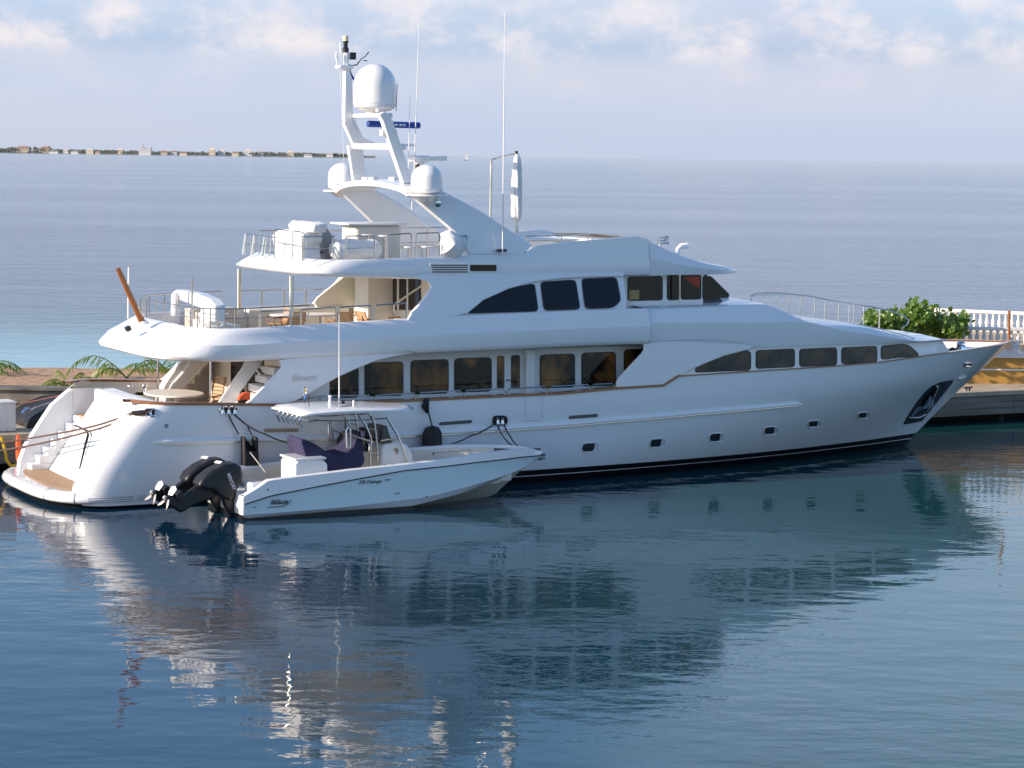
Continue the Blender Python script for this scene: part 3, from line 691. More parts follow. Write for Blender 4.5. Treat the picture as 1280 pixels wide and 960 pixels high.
# --- generic lofts
def sect(xs_, w, zb, zt, side_in=.16, crown=.05, mid=None, out=.05):
    m = MB(); rows = []
    for x in xs_:
        W, a, b = w(x), zb(x), zt(x); c = (a+b)/2 if mid is None else mid(x)
        half = [(W-.02, a), (W+out*.7, lerp(a, c, .5)), (W+out, c), (W+out-.02, c+.02), (W-side_in*.35, lerp(c, b, .7)), (W-side_in*.8, b-.04), (W-side_in-.15, b), (W*.5, b+crown*.7), (0, b+crown)]
        rows.append([(x, -max(y, 0), z_) for y, z_ in half]+[(x, max(y, 0), z_) for y, z_ in half[-2::-1]])
    m.grid(rows); m.add(rows[-1], [tuple(range(len(rows[-1])))]); return m
def px_tab(pts, y):
    r = []
    for u, v in pts:
        yy = y(u) if callable(y) else y; x, z_ = S(u, v, yy); r.append((x, z_))
    return sorted(r)
def px_tab_hull(pts, ins):
    r = []
    for u, v in pts:
        y = -3.5
        for _ in range(10): x, z_ = S(u, v, y); y = .5*y-.5*(hb(x, 3.2, False)-ins)
        r.append((x, z_))
    return sorted(r)
UB = px_tab_hull([(235, 452), (300, 452), (400, 447.5), (500, 443), (600, 439), (700, 434.5), (804, 430.5), (860, 433), (940, 434.7), (1050, 431), (1150, 428.3)], .0)
UT = px_tab_hull([(262, 412.3), (300, 411), (400, 405), (510, 398), (600, 393), (740, 387.2), (850, 384), (962, 380.3), (985, 389.5), (1008, 401), (1020, 404), (1050, 405), (1088, 408.5), (1120, 417), (1148, 425.5)], .15)
UC = px_tab_hull([(247, 427), (300, 425.5), (400, 421), (540, 414), (740, 404), (1008, 402.6), (1050, 412), (1148, 427)], -.05)
wsup = lambda x: max(.05, hb(x, 3.3, False)-.03)
# upper deck bulwark ring open at the top, running round the stern
def ringpath(xf, cx, a, b, n, bf=None, nx=18, nt=22):
    out = []
    for i in range(nx): x = lerp(xf, cx, i/nx); out.append((x, -(bf(x) if bf else 0)-b))
    for i in range(nt+1):
        t = math.pi/2*(1-i/nt); out.append((cx-a*abs(math.cos(t))**(2/n), -(b+(bf(cx) if bf else 0))*abs(math.sin(t))**(2/n)))
    return out+[(x, -y) for x, y in out[-2::-1]]
def deckband(name, xf, cx, n, rings, m_, parent):
    "rings: (a, b, z(x))"
    cols = [ringpath(xf, cx, a, b, n) for a, b, _ in rings]
    rows = [[(cols[k][i][0], cols[k][i][1], rings[k][2](cols[k][i][0])) for k in range(len(rings))] for i in range(len(cols[0]))]
    return MB().grid(rows).build(name, m_, parent, smooth=True, auto=45)
zb = lambda x: tab(UB, x)-.0; zt = lambda x: tab(UT, x)+.0; zc = lambda x: tab(UC, x)
zbA = lambda x: zb(x)-.03*max(0, min(1, (6-x)/3))
def ztA(x): return zt(x) if x > 4.9 else zt(4.9)-.03*(4.9-x)
def midA(f): return lambda x: lerp(zbA(x), ztA(x), f)
XF = 18.6
deckband('upper_deck_bulwark', XF, 7.4, 5.2, [(4.0, 3.30, lambda x: zbA(x)+.005), (4.26, 3.62, lambda x: zbA(x)), (4.36, 3.70, lambda x: zbA(x)+.05), (4.38, 3.74, midA(.16)), (4.05, 3.745, midA(.52)), (4.03, 3.725, midA(.535)), (3.55, 3.66, midA(.8)), (3.28, 3.60, midA(.96)), (3.18, 3.55, ztA), (3.08, 3.44, ztA), (3.04, 3.41, midA(.9)), (3.04, 3.41, lambda x: zbA(x)+.14)], white, yt)
sl = ringpath(XF, 7.4, 4.05, 3.4, 5.2); k = len(sl)//2; MB().grid([[(a[0], a[1], zbA(a[0])+.02), (a[0], 0, zbA(a[0])+.02), (b[0], b[1], zbA(a[0])+.02)] for a, b in zip(sl[:k], sl[::-1][:k])]).build('deck_ceiling', white2, yt)
sl = ringpath(XF+5, 7.4, 3.05, 3.42, 5.2); MB().slab(sl, 4.20, 4.24).build('upper_deck', deckgrey, yt)
XS = [XF+i*.25 for i in range(int((30.6-XF)/.25)+1)]+[30.7, 30.8]
sect(XS, wsup, zb, lambda x: max(zt(x), zb(x)+.04), side_in=.22, mid=zc, out=.045, crown=.10).build('coachroof', white, yt, smooth=True, auto=42)
MB().slab([(30.8, -1.95), (31.35, -1.4), (31.5, 0), (31.35, 1.4), (30.8, 1.95)], 2.55, 3.75).build('coachroof_front', white, yt, bevel=.1)
# forward wall under the coachroof (carries the big forward windows)
for s in (-1, 1):
    rows = []
    for i in range(60):
        x = lerp(18.9, 31.15, i/59); b = max(.02, hb(x, 3.2, False)-.085); top = zb(min(x, 30.7))+.02
        if x > 30.7: top = lerp(top, cap(x), (x-30.7)/.45)
        rows.append([(x, s*(hb(x, cap(x), False)-.06), cap(x)-.15), (x, s*b, cap(x)+.02), (x, s*b, max(top, cap(x)+.02))])
    MB().grid(rows).build('forward_wall', white, yt, smooth=True)
# swooping side plates linking the decks
def curved(pts): return pts
aftp = [(298, 510), (313, 500), (349, 463), (352, 457), (349, 450), (400, 444), (523, 440.5), (507, 443), (492, 445.5), (471, 450.5), (445, 461), (424, 470.5), (399, 484.5), (370, 501), (345, 510)]
fwdp = [(771, 478), (774, 472), (803, 441), (805.5, 436), (804, 428), (840, 426), (905, 430), (945, 432), (936, 437), (905, 445), (880, 455), (860, 464), (850, 473), (829, 487), (771, 490)]
for s in (-1, 1):
    for nm, pp in (('aft_side_plate', aftp), ('forward_side_plate', fwdp)):
        q = [S(u, v, -3.64) for u, v in pp]
        f = lambda x, z_: s*(min(3.66, hb(x, 3.2, False)+.0)+.005); g = lambda x, z_: s*(min(3.66, hb(x, 3.2, False))-.11)
        MB().plate(q, f, g).build(nm, white, yt, bevel=.03)
# thin panel seam lines
def seam(pts, y, par=yt):
    for s in (-1, 1): MB().tube([(x, s*y(x), z_) for x, z_ in [S(u, v, -y(12)) for u, v in pts]], .0055, 4).build('panel_seam', groove, par)
seam([(344, 448.5), (344, 444.5), (400, 440), (460, 437), (505, 438.5), (519.5, 440.5), (519.5, 443.5)], lambda x: 3.722)
seam([(801, 432), (803, 427.6), (860, 424.8), (900, 425.5), (925, 428), (946, 433), (946.5, 435.5)], lambda x: hb(x, 3.3, False)+.02)
# main deck house
hx0, hx1 = 6.9, 19.4
dh = MB().box(hx0, hx1, -2.72, 2.72, 1.951, 4.029).build('deckhouse', cream, yt)
for s in (-1, 1): MB().box(8.2, 18.9, s*2.725 if s > 0 else -2.75, 2.75 if s > 0 else -2.725, 1.955, 4.028).build('house_side', white2, dh)
def wpoly(pts, y, name, m_, parent, th=.03, lean=None, r=0, n=4):
    q = rpoly(pts, r, n) if r else [Vector(p) for p in pts]; q = [S(p.x, p.y, y) for p in q]
    f = (lambda x, z_: y+(lean(x, z_) if lean else 0)); g = (lambda x, z_: f(x, z_)+th)
    return MB().plate(q, f, g).build(name, m_, parent)
amber_refl = mat('amber_reflection_glass', (.26, .115, .030), .04, spec=.35, col2=(.006, .005, .004), vscale=1.0, thr=(.44, .66), aniso=(1.5, 1, 1), bump=.006, bscale=1.2)  # warm reflections put into the pane colour as amber noise
def windowq(pts, y, m_=glass, parent=yt, r=5, mir=True, lean=None, frame=1.6):
    for s in ((1, -1) if mir else (1,)):
        def yy(o): return (lambda x, z_: s*(y+(lean(x, z_) if lean else 0)-o))
        def mk(q, o0, o1, nm, mm, par): 
            q = [S(p.x, p.y, y) for p in q]; return MB().plate(q, yy(o0), yy(o1)).build(nm, mm, par)
        q = rpoly(pts, r); fr_ = mk(scale_poly(q, frame), .006, -.02, 'window', seal, parent)
        mk(q, .014, .007, 'pane', m_, fr_)
def rect(a, b, c, d_, sk=0): return [(a, c+sk), (b, c), (b, d_), (a, d_+sk)]
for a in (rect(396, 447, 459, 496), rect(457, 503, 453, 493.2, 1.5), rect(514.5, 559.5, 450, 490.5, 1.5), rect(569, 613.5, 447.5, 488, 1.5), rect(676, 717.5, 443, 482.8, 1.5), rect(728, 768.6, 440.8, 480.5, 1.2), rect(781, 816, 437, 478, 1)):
    windowq(a, -2.76, amber_refl, dh, 5)
for s in (1, -1):
    for c in ((611, 653),):
        q = [S(u, v, -2.76) for u, v in ((c[0], 443), (c[1]+2, 441), (c[1]+2, 497), (c[0], 499))]
        dr = MB().plate(q, s*-2.765, s*-2.74).build('side_door', white2, dh, bevel=.01)
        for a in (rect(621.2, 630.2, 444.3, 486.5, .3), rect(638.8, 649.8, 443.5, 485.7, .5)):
            q = [S(p.x, p.y, -2.77) for p in rpoly(a, 3)]; MB().plate(q, s*-2.78, s*-2.768).build('door_pane', amber_refl, dr)
        x, z_ = S(636, 475, -2.8); MB().tube([(x-.1, s*-2.82, z_), (x+.08, s*-2.82, z_)], .02, 6).build('handle', chrome, dr)
x0, _ = S(656, 470, -2.9); x1, _ = S(667, 470, -2.9)
for s in (-1, 1): MB().box(x0, x1, s*2.751, s*3.0, 1.96, 4.02).build('pillar', white2, dh, bevel=.02)
# window band forward
for pts in ([(869, 465.5), (871, 457.5), (893, 447.2), (915, 440.8), (931, 437.6), (938, 440), (938, 462.6)], rect(945.5, 992.8, 436, 458.6, 2.2), rect(1000, 1045.6, 434.4, 456.2, 2), rect(1052.5, 1095.8, 432.6, 452.8, 2), [(1102, 432), (1131, 430.6), (1139, 434), (1147.5, 442), (1147, 445.5), (1102, 449.6)]):
    for s in (1, -1):
        def fp(q, off, nm, m_, par):
            vs = []
            for p in q:
                y = -3.
                for _ in range(12): x, z_ = S(p.x, p.y, y); y = .5*y-.5*(hb(x, 3.2, False)-.085+off)
                vs.append((x, s*y, z_))
            c = sum((Vector(v) for v in vs), Vector())/len(vs); c.y = s*-(hb(c.x, 3.2, False)-.085+off); n = len(vs)
            inn = [(x, y-s*-.03, z_) for x, y, z_ in vs]
            return MB().add(vs+[c]+inn, [(i, (i+1) % n, n) for i in range(n)]+[(i, (i+1) % n, n+1+(i+1) % n, n+1+i) for i in range(n)]).build(nm, m_, par)
        q = rpoly(pts, 4.5); a_ = fp(scale_poly(q, 1.0), .008, 'window', seal, yt)
        fp(scale_poly(q, -.3), .015, 'pane', mat('brown_reflection_glass', (.085, .06, .042), .04, spec=.4, col2=(.02, .018, .018), vscale=.8, thr=(.4, .6), bump=.003, bscale=1.5), a_)  # brown blotches in the base colour stand in for reflections on these panes
# side deck hand rails on the cap
def rail_seg(u0, v0, u1, v1, y=-3.6, h=.0, par=yt, drop=8):
    for s in (1, -1):
        p = [S(u0+1.5, v0+drop, y), S(u0, v0+drop*.35, y), S(u0+2.5, v0, y), S(u1-2.5, v1, y), S(u1, v1+drop*.35, y), S(u1-1.5, v1+drop, y)]
        MB().tube([(x, s*y, z_) for x, z_ in p], .022, 6).build('hand_rail', steel, par, smooth=True)
for a, b, c, d_ in ((400, 495, 464, 494.5), (467, 494.5, 520, 491), (523, 491, 577, 488.5), (580, 488.4, 631.5, 486), (634, 486, 684, 483.2), (687, 483.2, 737, 480.8), (739.5, 480.7, 767.5, 479.6)):
    rail_seg(a, b, c, d_, drop=11)
MB().tube([P(345, 505, -3.6), P(372, 500, -3.6), P(400, 495.5, -3.6)], .022, 6).build('hand_rail', steel, yt)
text('Benetti', .26, mat('gilt', (.60, .52, .47), .5), yt, side_M(*(lambda a: (a[0], -3.675, a[1]))(S(364, 476.5, -3.66))), shear=.35)

# aft cockpit
for s in (1, -1):
    # curved stair to the upper deck: inboard stringer, treads, back wall
    q = [S(u, v, -2.35) for u, v in ((272, 511), (273, 503), (279, 493), (292, 474), (303, 459), (307, 449), (330, 447), (324, 458), (300, 490), (296, 511))]
    st0 = MB().plate(q, s*-2.30, s*-2.38).build('stair_stringer', white, yt, bevel=.02)
    stp = MB()
    for i in range(8):
        x0 = 5.15+i*.21; z1 = 1.98+(i+1)*.25; stp.box(x0, x0+.34, s*-2.385, s*-3.3, z1-.2, z1)
    stp.build('stair_treads', white2, st0, bevel=.012)
    MB().plate([(5.0, 1.95), (7.1, 4.04), (8.1, 4.04), (8.1, 1.95)], s*-3.30, s*-3.36).build('stair_wall', white2, st0)
    # side fairing pieces closing the stair
    MB().tube([P(293, 505, -2.34)*1, P(303, 462, -2.34)], .015, 5).build('stair_rail', chrome, st0) if s == 1 else None
# port inner fairing (bright curved panel)
q = [S(u, v, 2.35) for u, v in ((205, 505), (206, 493), (214, 478), (228, 462), (236, 450), (262, 450), (250, 462), (240, 472), (229, 484), (223, 494), (222, 505))]
MB().plate(q, 2.2, 3.2).build('stair_fairing', white, yt, bevel=.05)
# saloon doors in the aft bulkhead
for a, b in ((-1.35, -.05), (.05, 1.3)):
    d0 = MB().box(hx0-.03, hx0-.002, a, b, 1.96, 3.98).build('saloon_door', seal, dh); MB().box(hx0-.036, hx0-.031, a+.06, b-.06, 2.0, 3.94).build('pane', glass, d0)
    MB().tube([(hx0-.09, (a if a > -1 else b)*1.0-.06*0, 2.8), (hx0-.09, (a if a > -1 else b), 3.15)], .02, 6).build('handle', chrome, d0)
MB().box(hx0-.08, hx0-.031, -.09, -.01, 1.96, 3.98).build('door_post', cream, dh)
for s in (-1, 1): MB().tube([(4.9, s*2.25, 1.95), (4.9, s*2.25, 4.03)], .035, 8).build('deck_pillar', chrome, yt)
MB().box(2.95, 3.9, -1.9, 1.9, 1.951, 2.4).build('aft_settee', cream, yt, bevel=.06)
MB().box(2.8, 3.05, -1.95, 1.95, 2.0, 2.78).build('settee_back', white2, yt, bevel=.06)
# chrome bollards on the port bulwark
for x in (4.3, 4.75): MB().lathe([(.0, 0), (.09, 0), (.06, .04), (.055, .22), (.1, .26), (.09, .30), (0, .31)], (x, 3.05, 2.42), 14).build('bollard', chrome, yt, smooth=True)
MB().tube([(3.4, 2.95, 2.45), (4.2, 2.95, 2.48), (4.8, 2.95, 2.46)], .05, 6).build('chain_stopper', black, yt)

# --- upper deck
def yU(z_): return 3.62-.30*(z_-5.0)
SB = [(7.2, 6.33), (8.0, 6.31)]+[t for t in px_tab([(410, 346), (463, 347.8), (540, 349.3), (600, 349.5), (740, 346.2), (841, 343.6)], -3.1)]+[(22.3, 6.19), (23.5, 6.19)]
STp = [t for t in px_tab([(412, 325.3), (432, 324.8), (540, 321), (581, 319), (654, 316.8), (661, 312), (666, 307.5), (711, 302), (760, 298.3), (786, 295), (790.8, 294.3)], -3.0)]
STf = px_tab([(800, 298), (821, 308.6), (845.6, 318.7), (874, 327)], -2.6)+[(22.9, 6.34), (23.5, 6.21)]
sb_ = lambda x: tab(sorted(SB), x); st_t = sorted(STp+STf); print('ST', [(round(a, 2), round(b, 2)) for a, b in st_t]); st_ = lambda x: tab(st_t, x)
def mS(f): return lambda x: lerp(sb_(x), min(st_(x), 6.95), f)
XG = 18.9
deckband('sundeck_bulwark', XG, 10.2, 5.0, [(2.5, 2.9, lambda x: sb_(x)+.01), (2.75, 3.06, sb_), (2.88, 3.13, lambda x: sb_(x)+.03), (2.92, 3.16, mS(.18)), (2.65, 3.15, mS(.55)), (2.3, 3.10, mS(.9)), (2.2, 3.05, st_), (2.1, 2.96, st_), (2.05, 2.93, lambda x: st_(x)-.06), (2.05, 2.93, lambda x: sb_(x)+.12)], white, yt)
sl = ringpath(XG, 10.2, 2.55, 2.95, 5.0); k = len(sl)//2; MB().grid([[(a[0], a[1], sb_(a[0])+.015), (a[0], 0, sb_(a[0])+.015), (b[0], b[1], sb_(a[0])+.015)] for a, b in zip(sl[:k], sl[::-1][:k])]).build('sundeck_ceiling', white2, yt)
MB().slab(ringpath(XG, 10.2, 2.06, 2.93, 5.0), 6.42, 6.46).build('sundeck', deckgrey, yt)
XW = [XG+i*.2 for i in range(22)]+[23.2, 23.3]
def wr(x): return 3.12 if x < 19.2 else 3.12*max(0, 1-((x-19.2)/4.15)**2.6)**(1/2.6)
sect(XW, wr, sb_, lambda x: max(st_(x), sb_(x)+.03), side_in=.10, crown=.06, out=.03).build('wheelhouse_roof', white, yt, smooth=True, auto=45)
MB().box(15, XG+.05, -2.93, 2.93, 6.3, 6.42).build('flybridge_floor', white2, yt)
# upper side plates with the long swoop
upp = [(505, 401), (512.5, 391), (533, 370.5), (541.5, 359), (538.5, 352.5), (520, 347), (540, 345), (784.5, 341), (784.5, 346), (743, 346.7), (703, 349), (670, 353), (638, 361.3), (605, 375), (583, 391), (560, 397), (510, 401)]
for s in (-1, 1):
    q = [S(u, v, -yU(5.6)) for u, v in upp]
    MB().plate(q, lambda x, z_: s*yU(z_), lambda x, z_: s*(yU(z_)-.14)).build('upper_side_plate', white, yt, bevel=.03)
x0u = 11.75; x1u = S(784, 350, -3.4)[0]
uh = MB()
for s in (-1, 1):
    uh.add([(x0u, s*(yU(4.9)-.10), 4.6), (x1u, s*(yU(4.9)-.10), 4.6), (x1u, s*(yU(6.2)-.10), 6.22), (x0u, s*(yU(6.2)-.10), 6.22)], [(0, 1, 2, 3)])
uh.add([(x1u, -3.5, 4.6), (x1u, 3.5, 4.6), (x1u, 3.1, 6.22), (x1u, -3.1, 6.22)], [(0, 1, 2, 3)])
uho = uh.build('upper_house_side', white, yt)
MB().add([(x0u, -3.2, 4.22), (x0u, 3.2, 4.22), (x0u, 3.1, 6.2), (x0u, -3.1, 6.2)], [(0, 1, 2, 3)]).build('aft_bulkhead', cream, yt)
LN = lambda x, z_: (yU(5.6)-yU(z_))
yw = -(yU(5.6)-.10)
for pts in ([(583, 391), (604, 375.5), (638, 362), (655, 357.8), (669.5, 355), (669.5, 388)], [(679.3, 353.5), (721.5, 350.8), (722, 385.2), (679.3, 386.8)], [(731, 349.6), (773.5, 348), (774, 375.5), (764, 383), (731, 385)]):
    windowq(pts, yw, glass, uho, 5, True, LN)
# wheelhouse
wh0 = x1u; wy = 2.62
wh = MB().box(wh0+.01, 21.2, -wy, wy, 4.8, 6.2).build('wheelhouse', white, yt)
fr_ = [(21.2, -wy), (22.1, -wy+.22), (22.9, -wy+.9), (23.25, -1.0), (23.35, 0), (23.25, 1.0), (22.9, wy-.9), (22.1, wy-.22), (21.2, wy)]
lo = MB(); lo.grid([[(x, y, 4.9) for x, y in fr_], [(x, y, 5.24) for x, y in fr_]]); lo.add([(x, y, 5.24) for x, y in fr_], [tuple(range(9))]); lo.build('dashboard_base', white, wh)
top = [(21.2+(x-21.2)*.30, y*.97, 6.21) for x, y in fr_]
for i in range(8):
    a, b = fr_[i], fr_[i+1]; o = MB().add([(a[0], a[1], 5.245), (b[0], b[1], 5.245), top[i+1], top[i]], [(0, 1, 2, 3)]).build('windscreen', glass2 if 0 < i < 7 else seal, wh, solid=.02)
for s in (-1, 1):
    q = [S(u, v, -wy-.01) for u, v in ((878, 345), (889, 345), (912, 368), (911, 372), (878, 374.5))]
    MB().plate(rpoly([Vector(p) for p in q], .08), s*(-wy-.012), s*(-wy-.002)).build('quarter_pane', glass, wh)
def wpl(pts, y0, y1, nm, m_, par, r=4):
    out = None
    for s in (1, -1):
        q = [S(p.x, p.y, -wy) for p in rpoly(pts, r)]; out = MB().plate(q, s*y0, s*y1).build(nm, m_, par)
    return out
for pts, k in ((rect(785.7, 827, 346, 374.5, .8), 0), (rect(834.5, 848.5, 344.6, 373.5, .4), 0), (rect(852, 875.5, 344, 373, .4), 1)):
    windowq(pts, -wy-.004, glass, wh, 3.5)
q = [S(u, v, -wy-.02) for u, v in ((853, 346), (874, 346), (874, 360), (866, 356), (858, 350))]
MB().plate(q, -wy-.024, -wy-.020).build('red_curtain', redp, wh)
q = [S(u, v, -wy-.02) for u, v in ((786.5, 363), (799, 362.5), (799, 374), (786.5, 374.5))]
MB().plate(q, -wy-.024, -wy-.020).build('tan_locker', mat('tan_locker', (.40, .26, .10), .5), wh)
for s in (-1, 1): MB().tube([(S(849.7, 343, -2.9)[0], s*2.9, S(849.7, 343, -2.9)[1]), (S(849.7, 385, -2.9)[0], s*2.9, S(849.7, 386, -2.9)[1])], .03, 6).build('roof_strut', steel, wh)
# vents on the sundeck side
for s in (1, -1):
    yv = -3.175
    q = [S(u, v, yv) for u, v in ((537, 329.3), (622.5, 329.3), (622, 340.5), (538, 341))]
    vo = MB().plate(rpoly([Vector(p) for p in q], .04), s*yv, s*(yv+.1)).build('vent_panel', white, yt, bevel=.008)
    for i in range(4):
        v = 331+i*2.75; q = [S(u, vv, yv) for u, vv in ((539+i*.5, v), (584.5, v), (584.5, v+1.3), (539+i*.5, v+1.3))]
        MB().plate(q, s*(yv-.006), s*yv).build('louvre', black, vo)
    q = [S(p.x, p.y, yv) for p in rpoly(rect(587.5, 620.5, 331, 339), 2)]; MB().plate(q, s*(yv-.007), s*yv).build('vent_window', glass, vo)
# upper aft deck fittings
for s, (u, v0, v1) in ((1, (299, 336, 386)), (-1, (364, 345, 396))): MB().tube([P(u, v1, s*2.3), P(u, v0, s*2.3)], .065, 10).build('canopy_post', steel, yt, smooth=True)
# port inner plate of the upper aft deck is closed by a beige lining, with a green glazed screen in the bulkhead
q = [S(u, v, 3.05) for u, v in ((392, 378), (396, 372), (430, 345), (462, 345), (462, 385), (396, 385))]
MB().plate(q, 3.0, 3.12).build('side_lining', cream, yt, bevel=.02)
def bulk(u, v):
    "point on the aft bulkhead plane x = x0u"
    d = ray(u, v); k = (x0u-.01 + C0*YX+S0*YY)/(C0*d.x+S0*d.y); X, Y = k*d.x, k*d.y; return Vector((x0u-.01, -S0*(X-YX)+C0*(Y-YY), CH+k*d.z))
def bq(pts, off, nm, m_, par=None):
    vs = [bulk(*p)-Vector((off, 0, 0)) for p in pts]; n = len(vs); vs += [v+Vector((off, 0, 0)) for v in vs]
    return MB().add(vs, [tuple(range(n)), tuple(range(2*n-1, n-1, -1))]+[(i, (i+1) % n, (i+1) % n+n, i+n) for i in range(n)]).build(nm, m_, par or yt)
a_ = bq([(443.5, 349), (464.5, 350), (464.5, 378), (443.5, 377)], .04, 'screen_frame', beige); bq([(445.5, 351), (463, 352), (463, 377), (445.5, 376)], .05, 'green_pane', green, a_)
a_ = bq([(492, 348), (526, 349), (526, 388), (492, 387)], .03, 'upper_saloon_door', seal); bq([(501, 349), (509, 349), (509, 386), (501, 386)], .04, 'pane', glass, a_); bq([(512, 349), (525, 349), (525, 386), (512, 386)], .04, 'pane', glass, a_)
bq([(510, 348), (511.5, 348), (511.5, 387), (510, 387)], .05, 'door_frame', white2, a_); bq([(498, 348), (500, 348), (500, 387), (498, 387)], .05, 'door_frame', cream, a_)
MB().box(10.9, x0u, .2, 1.2, 4.245, 6.19).build('locker_column', cream, yt, bevel=.02)
# beige sofa screen and settee
MB().box(6.2, 7.0, 1.5, 3.1, 4.245, 4.95).build('deck_settee', beige, yt, bevel=.05)
MB().box(6.05, 7.6, 2.6, 3.2, 4.245, 5.05).build('deck_settee', beige, yt, bevel=.05)
MB().box(8.0, 11.4, 2.75, 3.15, 4.245, 5.0).build('side_bench', cream, yt, bevel=.05)
MB().tube([P(492.5, 391, -1.9), P(492.5, 382, -1.9), P(495, 379, -1.9), P(533, 353, -2.4)], .03, 6).build('stair_rail', steel, yt, smooth=True)
# rails
def rail(pts, h, nm='guard_rail', r=.02, mids=1, posts=None, par=yt, m_=steel):
    "pts: floor points; one mesh per rail run with its posts"
    mb = MB(); P_ = [Vector(p) for p in pts]; up = [p+Vector((0, 0, h)) for p in P_]
    mb.tube(up, r, 6)
    for k in range(1, mids+1): mb.tube([p+Vector((0, 0, h*k/(mids+1))) for p in P_], r*.6, 5)
    for p, q in zip(P_, up): mb.tube([p-Vector((0, 0, .03)), q], r*.9, 6)
    return mb.build(nm, m_, par, smooth=True)
def railpx(bot, y, h=None, top=None, **k): return rail([P(u, v, y) for u, v in bot], h, **k)
for a, b in (((324, 410), (363, 408.5)), ((376, 407.5), (420, 404.5)), ((423.5, 404.3), (465, 402)), ((468, 401.7), (508, 399))):
    p0, p1 = P(*a, -3.5), P(*b, -3.5); h = .47
    MB().tube([p0, p0+Vector((0, 0, h-.05)), p0+Vector((.05, 0, h)), p1+Vector((-.05, 0, h)), p1+Vector((0, 0, h-.05)), p1], .022, 6).build('guard_rail', steel, yt, smooth=True)
rp = ringpath(7.6, 7.4, 3.08, 3.46, 5.2, nx=2)
ring = [(x, y, ztA(x)-.0) for x, y in rp]
sel = ring[2::2]
for k in range(0, len(sel)-2, 2):
    rail(sel[k:k+3], .55, r=.018)
for k in range(5):
    x0 = 8+k*.75; rail([(x0, 3.46, 5.02), (x0+.7, 3.46, 5.03)], .5, mids=0, r=.02)
# flagstaff, stern light and floodlight
MB().tube([P(178, 403, 0), P(163, 370, 0), P(147, 335, 0)], [.10, .09, .075], 10).build('ensign_staff', teakd, yt, smooth=True)
MB().lathe([(.0, 0), (.16, 0), (.14, .08), (.0, .12)], P(180, 405, 0), 12).build('staff_socket', white, yt, smooth=True)
MB().obox(P(160, 415, -.2)+Vector((0, 0, .1)), 0, .07, .10, .07, ry=-.5).build('flood_light', seal, yt, bevel=.02)
MB().tube([P(240, 410, -1.2), P(240.5, 347, -1.2)], .03, 6).build('aerial_pole', steel, yt)
MB().tube([P(160, 398, 2.9), P(161, 334, 2.9)], .026, 6).build('aerial_pole', white2, yt)
# crane on the aft upper deck
cr = MB(); cr.lathe([(.33, 0), (.33, .1), (.27, .3), (.26, .62), (.2, .7), (0, .7)], P(262, 414, -.9)+Vector((0, 0, .0)), 20)
cro = cr.build('davit_base', white, yt, smooth=True)
q = [PX(u, v, 4.95) for u, v in ((216, 372.5), (216, 364), (220, 362), (246, 367), (262, 374), (268, 382), (268, 402), (250, 402), (251, 386), (244, 383))]
MB().xplate(q, 4.95, 5.3).build('davit_arm', white, cro, bevel=.04)
MB().lathe([(.13, 0), (.12, .6), (.08, .66), (0, .67)], P(219, 394, .6), 12).build('davit_cylinder', white2, cro, smooth=True)
MB().box(5.6, 6.1, -1.5, 1.2, 4.25, 4.85).build('deck_locker', cream, yt, bevel=.03)
MB().box(4.6, 5.2, -2.6, -1.9, 4.25, 4.9).build('deck_locker', cream, yt, bevel=.03)

# --- radar arch and mast
def yA(z_): t = max(0, min(1, (8.9-z_)/1.9)); return 2.58+.42*t**.8
legp = [(503, 233), (516, 246), (567, 289), (577, 300), (586, 318.5), (654, 318), (661, 312), (666, 306), (600, 263), (560, 242), (543, 234)]
for s in (1, -1):
    q = []
    for u, v in legp:
        y = -2.8
        for _ in range(8): x, z_ = S(u, v, y); y = -yA(z_)
        q.append((x, z_))
    arch = MB().plate(q, lambda x, z_: -s*(yA(z_)), lambda x, z_: -s*(yA(z_)-.22)).build('arch_leg', white, yt, bevel=.04)
xA, zA = S(508, 236, -2.6); rows = []
for i in range(25):
    y = lerp(-2.62, 2.62, i/24); t = (y/2.62)**2; zz = zA+.02+.18*(1-t)-.10*(t**4); xx = xA-.10*(1-t)
    rows.append([(xx+.02, y, zz-.16), (xx-.03, y, zz-.08), (xx, y, zz), (xx+.7, y, zz+.05), (xx+1.25, y, zz-.02), (xx+1.2, y, zz-.16)])
ab = MB().grid(rows, True); ab.add(rows[0], [tuple(range(6))]); ab.add(rows[-1], [tuple(range(6))]); abo = ab.build('arch_beam', white, yt, smooth=True, auto=45)
def dome(u, v0, v1, y, rpx, par, nm='satellite_dome', panels=False):
    c = P(u, v0, y); k = (P(u+rpx, v0, y)-c).length*.93; h = (P(u, v1, y)-c).length; r = k
    pr = [(0, -.02), (r*.70, 0), (r*.93, h*.06), (r*.985, h*.12), (r*.985, h*.125), (r*.97, h*.13), (r, h*.16), (r*.99, h*.50)]
    for i in range(1, 9): a = i/8*math.pi/2; pr.append((r*.99*math.cos(a), h*.52+(h*.48)*math.sin(a)))
    return MB().lathe(pr, c, 36).build(nm, white, par, smooth=True, auto=25)
for s in (-1, 1):
    d0 = dome(533.5, 242, 205.5, -3.05, 19.5, abo) if s == -1 else None
    if s == 1:
        c = P(533.5, 242, -3.05); d0 = None
        o2 = bpy.data.objects['satellite_dome'].copy(); link(o2); o2.parent = abo; o2.location = (0, 2*3.05, 0)
    c = P(533.5, 243.5, -3.05); c.y *= -s
    MB().lathe([(0, -.22), (.2, -.2), (.42, -.06), (.62, -.03), (.62, .02), (0, .02)], c, 24).build('dome_bracket', white, abo, smooth=True)
x, z_ = S(545, 254, -2.9); MB().lathe([(0, 0), (.07, .01), (.10, .06), (.10, .10), (.08, .11), (0, .11)], (x, -2.95, z_), 12, M=Matrix.Rotation(R_(100), 4, 'X')).build('searchlight', chrome, yt, smooth=True)
